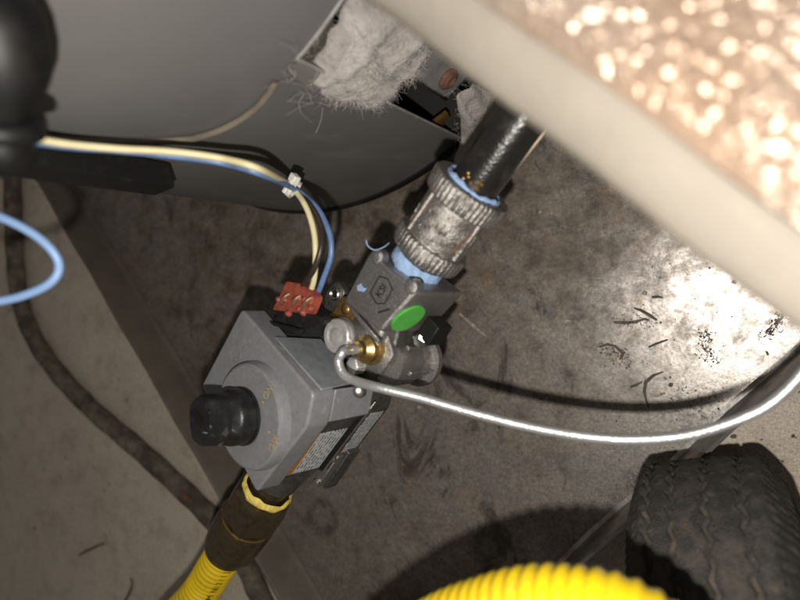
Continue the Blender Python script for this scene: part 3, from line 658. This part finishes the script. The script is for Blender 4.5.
# coupling
cp = empty('pipe_coupling', ax(113)); tag(cp, 'scarred galvanised coupling with ribbed collars joining valve and black pipe', 'pipe fitting')
def rp(b, o_): b.v = [tuple(V(v)-ax(113)) for v in b.v]; return b
def knurl(k, amp): return lambda t, r, th: r + (amp*(1 if sin(th*k + 0.8*sin(t*900)) > 0.1 else -0.4)*(0.6+0.4*sin(th*7+t*400)) if r > 0.01659 else 0)
b = MB(); b.lathe(ax(113), AXD, [(0.0, 0.0135), (0.0, 0.01712), (0.001, 0.01840), (0.0085, 0.01883), (0.0095, 0.01798)], 240, knurl(44, 0.00055)); rp(b, cp).build('lower_collar', M['galv'], cp, smooth=50)
b = MB(); b.lathe(ax(113), AXD, [(0.0095, 0.01605), (0.012, 0.01626), (0.030, 0.01637), (0.031, 0.01605)], 64); cb = rp(b, cp).build('barrel', M['galv'], cp)
b = MB(); b.lathe(ax(113), AXD, [(0.031, 0.01776), (0.032, 0.01947), (0.0405, 0.01980), (0.0415, 0.01905), (0.0415, 0.0135)], 240, knurl(48, 0.0006)); rp(b, cp).build('upper_collar', M['galv'], cp, smooth=50)
# cast ribs and scars along the barrel
u, v, a = frame(AXD)
camd = (CAM-ax(130)).normalized(); camd = (camd-AXD*camd.dot(AXD)).normalized(); side = AXD.cross(camd)
for th, wd in ((0.9, .0016), (-0.95, .0014), (2.4, .0018), (-2.4, .0018)):
    rd = camd*cos(th)+side*sin(th); b = MB(); b.tube([ax(113)+AXD*t+rd*0.01605 for t in (0.010, 0.018, 0.026, 0.031)], wd, 8); rp(b, cp).build('cast_rib', M['galv'], cb)
rnd = random.Random(21)
for k in range(26):
    th = rnd.uniform(-1.2, 1.2); t0 = rnd.uniform(.011, .024); L = rnd.uniform(.002, .007); rd = camd*cos(th)+side*sin(th); rd2 = camd*cos(th+rnd.uniform(-.12, .12))+side*sin(th)
    b = MB(); b.tube(spline([ax(113)+AXD*t0+rd*0.01616, ax(113)+AXD*(t0+L*.5)+rd*0.01653, ax(113)+AXD*(t0+L)+rd2.normalized()*0.01616], 3), rnd.uniform(.0003, .0007), 6)
    rp(b, cp).build('scar', M['rustspot'] if k % 4 == 0 else M['galv'], cb)
# pasted threads: nipple below + paste rings
b = MB(); b.lathe(ax(98), AXD, [(0, .0125), (.016, .0125)], 40); rp(b, cp).build('nipple', M['chrome'], cp)
rnd = random.Random(4); ph = [rnd.uniform(0, 6.28) for _ in range(6)]
def rag(t, r, th): return r + .0004*sin(5*th+ph[0]+t*500) + .0003*sin(11*th+ph[1]-t*300)
def ragring(base, y0, y1, r):
    n = 90; b = MB(); u, v, a = frame(AXD)
    prof = [(0, r-.0012), (.1, r), (.35, r+.0005), (.65, r+.0003), (.9, r), (1, r-.0012)]
    for j, (t, rr) in enumerate(prof):
        for i in range(n):
            th = 2*pi*i/n; lo2 = y0+.5*sin(2*th+ph[2])+.3*sin(7*th+ph[3])+.25*sin(23*th+ph[4]); hi2 = y1+.5*sin(4*th+ph[5])+.3*sin(13*th)
            y = lo2+(hi2-lo2)*t; r2 = rr+.00008*sin(17*th+j*2)+.00008*sin(31*th-j)
            b.v.append(tuple(ax(y)+u*(r2*cos(th))+v*(r2*sin(th))))
    for j in range(len(prof)-1):
        for i in range(n): k = (i+1) % n; b.f.append((j*n+i, j*n+k, (j+1)*n+k, (j+1)*n+i))
    return b
rp(ragring(0, 103.0, 110.4, .0134), cp).build('blue_paste', M['bluepaste'], cp, smooth=60)
b = MB(); b.lathe(ax(110.6), AXD, [(0, .0137), (.0012, .0139), (.0026, .0134)], 48); rp(b, cp).build('exposed_thread', M['chrome'], cp)
rp(ragring(0, 153.6, 156.0, .0142), cp).build('blue_paste', M['bluepaste'], cp, smooth=60)
b = MB(); b.tube(spline([at(389, 243, .300), at(384, 247, .298), at(375, 250, .297), at(368, 246, .296), at(366, 240, .295)], 4), .00028, 5); rp(b, cp).build('paste_thread', M['bluepaste'], cp)
# black pipe, hidden elbow and nipple into the burner
gp = empty('gas_pipe', ax(152)); tag(gp, 'black iron gas pipe running from the coupling under the foil blanket', 'pipe')
def rg(b): b.v = [tuple(V(v)-ax(152)) for v in b.v]; return b
pe = ax(235); b = MB(); b.tube([ax(152), ax(180), ax(210), pe], .0115, 40); rg(b).build('pipe', M['pipe'], gp, smooth=60)
tgt = V((HC.x, HC.y, 0)) + V((cos(R_(-8))*(HR-.06), sin(R_(-8))*(HR-.06), pe.z+.0)); ed = (tgt-pe).normalized()
b = MB(); b.tube(spline([pe-AXD*.012, pe, pe+AXD*.016+ed*.006, pe+AXD*.012+ed*.03, pe+AXD*.006+ed*.05], 6), .0155, 28); rg(b).build('elbow', M['pipe'], gp, smooth=60)
b = MB(); b.tube([pe+AXD*.006+ed*.045, tgt], .0112, 28); rg(b).build('nipple', M['pipe'], gp, smooth=60)
for k in range(10):
    th = -0.2+rnd.uniform(-.5, .5); rd = camd*cos(th)-side*sin(th)*-1; y = 156.5+rnd.uniform(0, 4)
    b = MB(); b.lathe(ax(y)+rd*.0112, rd, [(0, .0011), (.0009, .0008), (.0013, .0002)], 7); rg(b).build('paste_crumb', M['goldplate'], gp)
# thin rod beside the pipe
rod = MB(); rod.tube([at(488, 204, .286), at(514, 171, .276), at(539, 139, .267), at(585, 80, .254)], .0006, 8)
tag(rod.build('capillary_rod', M['dullrod'], loc=at(479, 206, .296)), 'thin straight brass-coloured rod lying along the side of the black pipe', 'rod')

# ================================================================== PILOT TUBE
q = [vw(*(PIL+V((0, 0, -3)))), vw(*PIL), vw(*(PIL+V((-.6, -.4, 5))))]
t1 = [vw(*vl(343, 352, -12.0)), vw(*vl(338.5, 361, -11)), vw(*vl(343.5, 374, -11.5)), vw(*vl(357, 381.5, -13)), vw(*vl(380, 388, -15))]
dz = dp(t1[-1])
t2 = [at(420, 397.5, dz-.004), at(470, 412, dz-.010), at(530, 427, dz-.018), at(590, 437, dz-.028), at(640, 439.5, dz-.034), at(690, 434.5, dz-.040), at(735, 421, dz-.045), at(770, 404, dz-.05), at(800, 376, dz-.055), at(830, 335, dz-.058), at(850, 280, dz-.06)]
b = MB(); b.tube(spline(q+t1+t2, 10), .0023, 18)
tag(b.build('pilot_tube', M['alu'], smooth=80, loc=q[0]), 'bent silver aluminium tube curving from the brass nut across the pan', 'tube')

# ================================================================== YELLOW HOSE
hp0 = vw(13.0, -75, -40); hdir = (vw(11.5, -150, -40)-hp0).normalized()
hose = empty('gas_hose', hp0); tag(hose, 'yellow corrugated gas hose with dark brass nut, looping across the bottom', 'gas hose')
def rh(b): b.v = [tuple(V(v)-hp0) for v in b.v]; return b
he = hp0+hdir*.064
HP = [he-hdir*.006, he+hdir*.02, he+hdir*.05, at(150, 655, .45), at(120, 760, .47), at(170, 850, .44), at(260, 800, .37), at(340, 700, .29), at(420, 642, .238), at(500, 612, .214), at(570, 607, .2), at(640, 628, .19), at(700, 690, .186), at(730, 790, .19), at(720, 900, .21)]
hs = spline(HP, 46); L = [0]
for i in range(1, len(hs)): L.append(L[-1]+(hs[i]-hs[i-1]).length)
# resample finely so each corrugation has six sections
pitch = .0046; tot = L[-1]; N = int(tot/pitch*7); rs = []; j = 0
for i in range(N+1):
    s = tot*i/N
    while j < len(L)-2 and L[j+1] < s: j += 1
    t = (s-L[j])/max(1e-9, L[j+1]-L[j]); rs.append(hs[j].lerp(hs[j+1], t))
b = MB(); b.tube(rs, .013, 26, rad=lambda s, i: .0126+(.00056+.00012*sin(s*61)+.00008*sin(s*173))*sin(2*pi*s/pitch+.5*sin(s*47))); ho = rh(b).build('corrugated_tube', M['hose'], hose, smooth=80)
# nut: hex forward part, round skirt
b = MB(); b.lathe(hp0, hdir, [(0, .0145), (0, .0180), (.003, .0198), (.0245, .0198), (.027, .0184)], 6); rh(b).build('nut_hexagon', M['oldbrass'], hose, smooth=0)
b = MB(); b.ring(hp0, hdir, [(.0266, .0165), (.0266, .0178), (.0276, .0183), (.0286, .0178), (.0286, .0165)], 48); rh(b).build('waist_ring', M['brass'], hose, smooth=50)  # lighter ring added for the bright highlight at the joint
b = MB(); b.lathe(hp0, hdir, [(.0284, .0160), (.0286, .0184), (.030, .0190), (.048, .0185), (.058, .0172), (.0625, .0158), (.064, .0135)], 48); rh(b).build('nut_skirt', M['oldbrass'], hose)
b = MB(); b.lathe(hp0-hdir*.013, hdir, [(0, .0128), (.016, .0128)], 40); rh(b).build('thread', M['oldbrass'], hose)
def tape(p0, y0, y1, r):
    n = 80; b = MB(); u, v, a = frame(hdir); prof = [(0, r-.001), (.15, r), (.5, r+.0008), (.85, r), (1, r-.001)]
    for j, (t, rr) in enumerate(prof):
        for i in range(n):
            th = 2*pi*i/n; l = y0+.0008*sin(3*th+1)+.0005*sin(9*th); h = y1+.0006*sin(5*th)+.0005*sin(12*th+2)
            b.v.append(tuple(p0+hdir*(l+(h-l)*t)+u*(rr+.00016*sin(14*th+j)+.0002*sin(5*th+2*j))*cos(th)+v*(rr+.00016*sin(14*th+j)+.0002*sin(5*th+2*j))*sin(th)))
    for j in range(len(prof)-1):
        for i in range(n): k = (i+1) % n; b.f.append((j*n+i, j*n+k, (j+1)*n+k, (j+1)*n+i))
    return b
rh(tape(hp0, -.0050, .0008, .0156)).build('thread_tape', M['yellowpaste'], hose, smooth=60)
# printed letters along the hose
camd2 = (CAM-he).normalized(); camd2 = (camd2-hdir*camd2.dot(hdir)).normalized(); sd2 = hdir.cross(camd2)
if (RM.transposed() @ sd2).x < 0: sd2 = -sd2
b = MB(); s = .004
for chs in ('J', '1/2', 'IN', ' ', 'MDE', ' ', 'BS', ' ', '30'):
    for ch in chs:
        if ch != ' ':
            vs, fs = text_mesh(ch, .0062)
            base = 0.62
            n0 = camd2*cos(base)+sd2*sin(base)
            nv = []
            for vv in vs:
                th = base - vv.y/.0137*1.0; rd = camd2*cos(th)+sd2*sin(th)
                nv.append(he+hdir*(s-vv.x)+rd*.01352)
            b.add(nv, fs)
        s += .0042
rh(b).build('printed_lettering', M['black_ink'], ho, smooth=0)

# ================================================================== WHEEL
RW, WW = .086, .068
far = fl(697, 489, .106); g = V((-0.22, 0.97, 0)).normalized()
wc = far - g*.081; wc.z = RW+.0005-.006
wheel = empty('wheel', wc); wd = V((g.y, -g.x, 0))      # axle
wheel.matrix_world = Matrix(((wd.x, g.x, 0, wc.x), (wd.y, g.y, 0, wc.y), (wd.z, 0, 1, wc.z), (0, 0, 0, 1)))
tag(wheel, 'black rubber cart wheel with worn zigzag tread beside the pan', 'wheel')
b = MB(); na = 480; prof = []
nw = 96
gro = [-.66, -.34, .08, .52]
rnd = random.Random(2)
for i in range(na):
    th = 2*pi*i/na
    zz = (i % 10)/10; zig = abs(zz*2-1)*.060-.03
    for j in range(nw+1):
        s = -1+2*j/nw; x = s*WW/2
        r = RW - .0015*s*s - (.0115*((abs(s)-.72)/.28)**1.6 if abs(s) > .72 else 0)
        dpt = 0
        if abs(s) > .80 and (i % 5) < 2: dpt = .0011
        for gi, gx in enumerate(gro):
            d_ = abs(s-gx-zig)
            if d_ < .042: dpt = max(dpt, .0026*(1-(d_/.042)**4))
        r -= dpt
        r += .00018*sin(i*1.3+j*2.1)+.00015*sin(i*.37-j*.9)
        b.v.append((x, r*cos(th), r*sin(th)))
    # sidewall points on both sides, ribbed
    rib = .0006 if (i % 6) < 3 else 0
for i in range(na):
    k = (i+1) % na
    for j in range(nw): b.f.append((i*(nw+1)+j, k*(nw+1)+j, k*(nw+1)+j+1, i*(nw+1)+j+1))
ty = b.build('tread', M['rubber'], wheel, smooth=60)
for gx in gro:                          # dust packed in the grooves
    b = MB()
    for i in range(na):
        th = 2*pi*i/na; zz = (i % 10)/10; s = gx+abs(zz*2-1)*.060-.03; r = RW-.0015*s*s-(.0115*((abs(s)-.72)/.28)**1.6 if abs(s) > .72 else 0)-.0016-.0006*(sin(i*.31)+sin(i*.83+1))*.5
        for e in (-.034, .034): b.v.append(((s+e)*WW/2, r*cos(th), r*sin(th)))
    for i in range(na): k = (i+1) % na; b.f.append((2*i, 2*k, 2*k+1, 2*i+1))
    b.build('groove_dust', M['dust'], ty, smooth=60)
for sg in (-1, 1):
    b = MB(); side_prof = [(WW/2, RW-.013), (WW/2+.0012, RW-.018), (WW/2+.002, RW-.026), (WW/2+.003, RW-.032), (WW/2+.001, RW-.042), (WW/2-.006, RW-.048), (WW/2-.010, RW-.050)]
    for i in range(na):
        th = 2*pi*i/na; rib = .0011 if (i % 6) < 3 else 0
        for j, (x, r) in enumerate(side_prof): b.v.append((sg*(x+(rib if 1 <= j <= 4 else 0)), r*cos(th), r*sin(th)))
    P = len(side_prof)
    for i in range(na):
        k = (i+1) % na
        for j in range(P-1): b.f.append((i*P+j, k*P+j, k*P+j+1, i*P+j+1))
    b.build('sidewall', M['rubber'], wheel, smooth=30)
b = MB(); b.lathe((-.030, 0, 0), (1, 0, 0), [(0, .037), (.004, .0375), (.012, .030), (.022, .027), (.038, .027), (.048, .030), (.056, .0375), (.060, .037)], 48); rim = b.build('rim', M['bracket'], wheel)
b = MB(); b.lathe((-.042, 0, 0), (1, 0, 0), [(0, .012), (.002, .016), (.082, .016), (.084, .012)], 24); b.build('hub', M['bracket'], rim)

# ================================================================== FOIL-FACED BLANKET, close to the lens
E0, E1 = at(398, 0, .190), at(800, 303, .178)
ed_ = (E1-E0); ed_.z = 0; ed_.normalize(); inn = V((-ed_.y, ed_.x, 0))
if (RM.transposed() @ inn).y > 0: inn = -inn
ZB = H-.142
e0 = fl(398, 0, ZB-.012); 
blk = empty('insulation_blanket', e0)
tag(blk, 'thick foil-faced insulation blanket with soft cream edge in the upper right corner', 'insulation')
def rb(b): b.v = [tuple(V(v)-e0) for v in b.v]; return b
TH = .026; A0, A1 = -.035, .42
# edge binding: rounded half profile
pr = [(.004, -TH), (-.001, -TH+.003), (-.005, -TH+.010), (-.007, -TH+.018), (-.006, -.010), (-.003, -.004), (.003, -.0008), (.006, .0006), (.0085, .0002), (.0085, -.002)]
b = MB(); N = 80
for i in range(N+1):
    t = A0+(A1-A0)*i/N; wv = .0004*sin(t*38)+.0003*sin(t*95+1)
    for (dx, dz_) in pr: b.v.append(tuple(e0+ed_*t+inn*(dx+wv+.002)+V((0, 0, dz_+.012))))
P = len(pr)
for i in range(N):
    for j in range(P-1): b.f.append((i*P+j, i*P+j+1, (i+1)*P+j+1, (i+1)*P+j))
rb(b).build('cream_edge', M['cream'], blk, smooth=70)
# crinkled foil face: faceted sheet
b = MB(); st = .0012; nx = int((A1-A0)/st); ny = 182; rnd = random.Random(9)
for j in range(ny+1):
    for i in range(nx+1):
        t = A0+st*i+rnd.uniform(-.4, .4)*st; d_ = .0105+st*j+rnd.uniform(-.4, .4)*st*(j > 0)
        z = .0110+.0035*sin(t*31+d_*50)*sin(d_*27+1)+.004*sin(t*12-d_*17)+rnd.gauss(0, .00037)+.003*math.sin(d_*60)
        if j < 4: z = .0110+(z-.0110)*j/4
        b.v.append(tuple(e0+ed_*t+inn*d_+V((0, 0, z))))
for j in range(ny):
    for i in range(nx):
        a = j*(nx+1)+i
        if (i+j) % 2: b.f += [(a, a+1, a+nx+2), (a, a+nx+2, a+nx+1)]
        else: b.f += [(a, a+1, a+nx+1), (a+1, a+nx+2, a+nx+1)]
rb(b).build('foil_face', M['foil'], blk, smooth=0)
b = MB(); c = [e0+ed_*A0+inn*.003, e0+ed_*A1+inn*.003, e0+ed_*A1+inn*.225, e0+ed_*A0+inn*.225]
b.add([p+V((0, 0, -TH+.0125)) for p in c]+[p+V((0, 0, .001)) for p in c], [(3, 2, 1, 0), (4, 5, 6, 7), (0, 1, 5, 4), (1, 2, 6, 5), (2, 3, 7, 6), (3, 0, 4, 7)]); rb(b).build('wool_core', M['wool'], blk)

# ================================================================== BLACK POST, KNOB, LOOSE WIRES
_p = onshell(163, 178, .0065); pa = math.degrees(math.atan2(_p.y-HC.y, _p.x-HC.x)); pc = HC+V((cos(R_(pa)), sin(R_(pa)), 0))*(HR+.0072)
zb = _p.z
post = empty('black_post', (pc.x, pc.y, zb)); post.rotation_euler.z = R_(pa)
tag(post, 'black square steel post ending in mid-air along the heater shell', 'post')
b = MB(); b.box((-.0065, -.0075, 0), (.0065, .0075, .5)); b.build('post_tube', M['blackpaint'], post, bevel=.0012)
kn = empty('clamp_knob', at(-14, 62, .165)); tag(kn, 'blurred black moulded clamp knob close to the lens in the upper left', 'knob')
kr = kn.location.copy()
def rk(b): b.v = [tuple(V(v)-kr) for v in b.v]; return b
axk = (at(-2, 130, .172)-at(-16, 20, .160)).normalized()
p0 = at(-16, 14, .160)-axk*.008
b = MB(); b.lathe(p0, axk, [(0, .004), (.001, .0095), (.004, .0125), (.010, .0142), (.017, .0146), (.023, .0138), (.028, .0118), (.0315, .0104), (.034, .0092)], 48, lambda t, r, th: r*(1+.035*cos(5*th))); rk(b).build('knob_head', M['knobblack'], kn, smooth=50)
b = MB(); b.lathe(p0, axk, [(.0335, .0100), (.035, .0118), (.0375, .0122), (.0395, .0112), (.040, .0095)], 40); rk(b).build('knob_collar', M['knobblack'], kn, smooth=50)
b = MB(); b.lathe(p0+axk*.0398, axk, [(0, .0085), (.003, .0088), (.007, .0078), (.010, .005), (.0115, .001)], 32); rk(b).build('knob_tip', M['knobblack'], kn, smooth=50)
b = MB(); b.tube([p0+axk*.046, (p0+axk*.046).lerp(onshell(-6, 152, .012), .5), onshell(-6, 152, .012)], .0045, 16); rk(b).build('knob_stem', M['knobblack'], kn, smooth=60)
b = MB(); b.lathe(p0-axk*.001, -axk, [(-.001, .0046), (.003, .0046), (.004, .0036)], 6); rk(b).build('brass_nut', M['brass'], kn)  # nut added to give the golden glint at the knob's end
b = MB(); pts = spline([at(-60, 205, 0.228), at(-25, 210, 0.228), at(5, 219, 0.228), at(35, 235, 0.230), at(54, 253, 0.232), at(59, 269, 0.234), at(50, 283, 0.234), at(28, 294, 0.234), at(0, 301, 0.234), at(-40, 304, 0.232)], 8)
b.tube(pts, .0017, 14); tag(b.build('loose_wire', M['lbwire'], smooth=80, loc=pts[0]), 'light blue loose wire looping in from the left edge', 'wire')
# strand added on the shell as the yellow wire's reflection
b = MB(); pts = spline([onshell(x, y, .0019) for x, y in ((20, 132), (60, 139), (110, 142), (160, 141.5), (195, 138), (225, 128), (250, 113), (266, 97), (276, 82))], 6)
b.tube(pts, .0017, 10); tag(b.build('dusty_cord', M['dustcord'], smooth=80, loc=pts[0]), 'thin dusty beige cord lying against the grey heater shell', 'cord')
# dirty cable on the concrete
b = MB(); rnd = random.Random(8)
pts = spline([fl(x, y, .004) for x, y in ((6, 60), (11, 140), (13, 200), (15, 255), (20, 300), (35, 340), (62, 378), (95, 412), (135, 446), (180, 487), (215, 522), (243, 560), (262, 600), (300, 680))], 14)
b.tube(pts, .009, 16, rad=lambda s, i: .0093+.0004*sin(i*.7)+.0003*rnd.random())
tag(b.build('floor_cable', M['cable'], smooth=80, loc=pts[0]), 'dirt-caked dark cable snaking over the concrete beside the pan wall', 'cable')

# ================================================================== LITTER
def flake(name, px, py, pix, label, mt, h=.0004, base=.0024, cat='scrap', curl=.0006, z=None):
    zf = base if z is None else z
    c = fl(px, py, zf); pts = [fl(px+x*.9+.7*sin(i*5.3), py+y*.9+.7*cos(i*7.1), zf)-c for i, (x, y) in enumerate(pix)]; n = len(pts); b = MB()
    top = [p+V((0, 0, h+curl*abs(sin(i*1.9)))) for i, p in enumerate(pts)]; bot = [p+V((0, 0, curl*abs(sin(i*1.9))*.7)) for i, p in enumerate(pts)]
    b.add(bot+top, [tuple(range(n-1, -1, -1)), tuple(range(n, 2*n))]+[(i, (i+1) % n, (i+1) % n+n, i+n) for i in range(n)])
    return tag(b.build(name, mt, smooth=0, loc=(0, 0, 0)) if False else _off(b, name, mt, c), label, cat, 'scraps littering the metal pan')
def _off(b, name, mt, c):
    o = b.build(name, mt, smooth=0); o.location = c; return o
def strip(pts, wd):
    L_, R2 = [], []
    for i, (x, y) in enumerate(pts):
        a = pts[max(0, i-1)]; c = pts[min(len(pts)-1, i+1)]; dx, dy = c[0]-a[0], c[1]-a[1]; l = math.hypot(dx, dy); w_ = .72*wd*(.35+.65*sin(pi*(i+.4)/(len(pts)-.2)))
        L_.append((x-dy/l*w_, y+dx/l*w_)); R2.append((x+dy/l*w_, y-dx/l*w_))
    return L_+R2[::-1]
flake('scrap', 634, 320, strip([(-22, 2), (-10, 2.5), (2, 2), (12, -1), (16, 1)], 2.6), 'long dark spiky scrap beside the bright patch of the pan', M['debris'])
flake('scrap', 645, 313, strip([(-12, -6), (-4, -3), (5, 3), (13, 9)], 1.4), 'thin dark twig crossing the long spiky scrap', M['debris'], base=.005)
flake('scrap', 650, 388, strip([(14, -18), (4, -14), (-4, -7), (-6, 4), (-4, 14), (-2, 22)], 2.8), 'curved dark hook-shaped scrap above the silver tube', M['debris'])
flake('scrap', 637, 385, strip([(-8, 2), (0, 0), (6, -3)], 1.3), 'tiny dark barb left of the hook-shaped scrap', M['debris'])
flake('scrap', 671, 385, [(-3, 0), (-1, -3), (3, -2), (2, 2), (-1, 3)], 'small dark crumb right of the hook-shaped scrap', M['debris'])
flake('scrap', 658, 343, strip([(-10, 4), (-3, 1), (4, -1), (11, -3)], 1.7), 'short brown sliver between the spiky scrap and the hook', M['debris'])
flake('scrap', 612, 352, strip([(-14, -6), (-5, -9), (4, -7), (12, 2), (8, 9)], 2.0), 'crumpled pale brown wisp left of the hook-shaped scrap', M['splinter'])
flake('scrap', 614, 354, [(-4, 2), (0, -3), (6, -1), (5, 4), (0, 5)], 'pale grit lump in the crumpled wisp', M['grit'], h=.003)
flake('scrap', 710, 268, [(-2, -1), (1, -2), (2, 1), (-1, 2)], 'tiny black speck nearest the cream blanket edge', M['debris'], h=.002)
flake('scrap', 734, 282, [(-3, 0), (-1, -3), (2, -2), (3, 2), (0, 3)], 'small black crumb near the cream blanket edge', M['debris'], h=.002)
def lint(px, py, spine, label, n, sd, seed):
    rnd = random.Random(seed); c = fl(px, py, .0022); b = MB()
    for k in range(n):
        t = rnd.random()*(len(spine)-1); i = int(t); f = t-i; x = spine[i][0]*(1-f)+spine[i+1][0]*f+rnd.gauss(0, sd); y = spine[i][1]*(1-f)+spine[i+1][1]*f+rnd.gauss(0, sd)
        p = fl(px+x, py+y, .0022)-c
        if rnd.random() < .5:
            a = rnd.uniform(0, 6.28); L = rnd.uniform(.0008, .0028); bnd = rnd.uniform(-1, 1)
            b.tube([p, p+V((cos(a), sin(a), .2))*L*.5, p+V((cos(a+bnd), sin(a+bnd), .1))*L], rnd.uniform(.0001, .00025), 4)
        else:
            s_ = rnd.uniform(.0002, .0008); b.lathe(p, (rnd.uniform(-.5, .5), rnd.uniform(-.5, .5), 1), [(0, s_), (s_*.5, s_*.7), (s_*.8, s_*.2)], 5)
    o = b.build('lint', M['debris'], smooth=0); o.location = c; return tag(o, label, 'lint', 'lint stuck to the metal pan')
lint(776, 323, [(-14, 14), (-6, 8), (0, 0), (5, -8), (10, -12)], 'ragged dark streak of lint by the pan wall', 130, 2.6, 1)
lint(707, 342, [(-6, -8), (2, -6), (-3, 2), (2, 12), (10, 20)], 'broken dark lint trail in the bright area of the pan', 110, 3.2, 2)
lint(648, 320, [(-30, 2), (-8, 0), (12, 4)], 'fine dark crumbs strewn round the long spiky scrap', 40, 5, 3)
lint(615, 355, [(-14, -4), (0, 2), (14, 4)], 'pale brown fuzz round the crumpled wisp', 50, 4.5, 4)
lint(690, 402, [(-24, -10), (0, 0), (26, 4)], 'loose dark crumbs between the hook-shaped scrap and the pan wall', 40, 7, 5)
flake('scrap', 767, 353, [(-2, -3), (1, -2), (3, 2), (0, 3)], 'small brown crumb on the edge of the pan wall', M['splinter'], h=.002)
flake('scrap', 645, 293, [(-3, 0), (0, -3), (3, -1), (2, 3), (-2, 3)], 'pale grit lump above the spiky scrap', M['grit'], h=.003)
flake('scrap', 655, 297, strip([(-4, 0), (3, 0), (9, 1)], 1.0), 'short dark fibre beside the upper pale grit lump', M['debris'])
flake('scrap', 541, 212, [(-3, 1), (0, -2), (3, 0), (1, 2)], 'pale paint fleck on the pan below the thin rod', M['grit'])
flake('scrap', 552, 213, [(-2, 1), (0, -2), (2, 0), (1, 2)], 'smaller pale fleck right of the paint fleck below the thin rod', M['grit'])
flake('scrap', 567, 321, [(-4, 0), (0, -3), (4, -1), (2, 3), (-2, 3)], 'pale round crumb between the coupling and the spiky scrap', M['grit'])
flake('scrap', 402, 462, strip([(-5, -3), (0, 0), (3, 5)], 2.2), 'small black crumb below the rating label', M['debris'])
flake('scrap', 416, 463, strip([(-3, 2), (2, -1), (5, -3)], 1.6), 'second small black crumb right of the one below the labels', M['debris'])
flake('scrap', 420, 407, [(-3, 0), (0, -3), (3, 0), (1, 3)], 'pale crumb just below the silver tube near the valve', M['grit'])
flake('scrap', 613, 450, [(-3, 0), (0, -2), (3, 0), (1, 3)], 'pale crumb below the middle of the silver tube', M['grit'])
flake('scrap', 475, 325, strip([(-17, -13), (0, 2), (14, 13)], 1.1), 'straight pale scratch-like sliver right of the green dot', M['grit'], h=.0005, curl=0)
flake('wood_splinter', 92, 549, strip([(-14, 6), (-4, 1), (6, -3), (14, -6)], 2.0), 'brown wood splinter lying on the concrete at lower left', M['splinter'], z=-.004, cat='splinter')['group'] = 'bits on the concrete'
flake('wood_splinter', 130, 591, strip([(-6, 12), (0, 2), (3, -8), (1, -14)], 2.5), 'dark flake at the bottom edge beside the yellow hose', M['splinter'], z=-.004, cat='splinter')['group'] = 'bits on the concrete'
flake('wood_splinter', 186, 497, strip([(-8, -6), (0, 0), (8, 6)], 3.2), 'rusty flake beside the dirty cable near the hose nut', M['rustspot'], z=.014, cat='splinter')['group'] = 'bits on the concrete'
# fine grit, uncountable
gr = MB(); rnd = random.Random(33)
for k in range(260):
    x, y = rnd.uniform(380, 800), rnd.uniform(170, 560)
    p = fl(x, y, .0012); s_ = rnd.uniform(.0002, .0006)*(1.0 if rnd.random() < .93 else 1.6)
    t = (p-cor); 
    if (p-Ra).cross(uR).z*(HC-Ra).cross(uR).z < 0: continue
    gr.lathe(p, (rnd.uniform(-.3, .3), rnd.uniform(-.3, .3), 1), [(0, s_), (s_*.7, s_*.8), (s_*1.2, s_*.2)], 5)
o = gr.build('grit', M['splinter'], smooth=0); o['kind'] = 'stuff'; o['label'] = 'fine dark grit scattered over the metal pan'; o['category'] = 'grit'
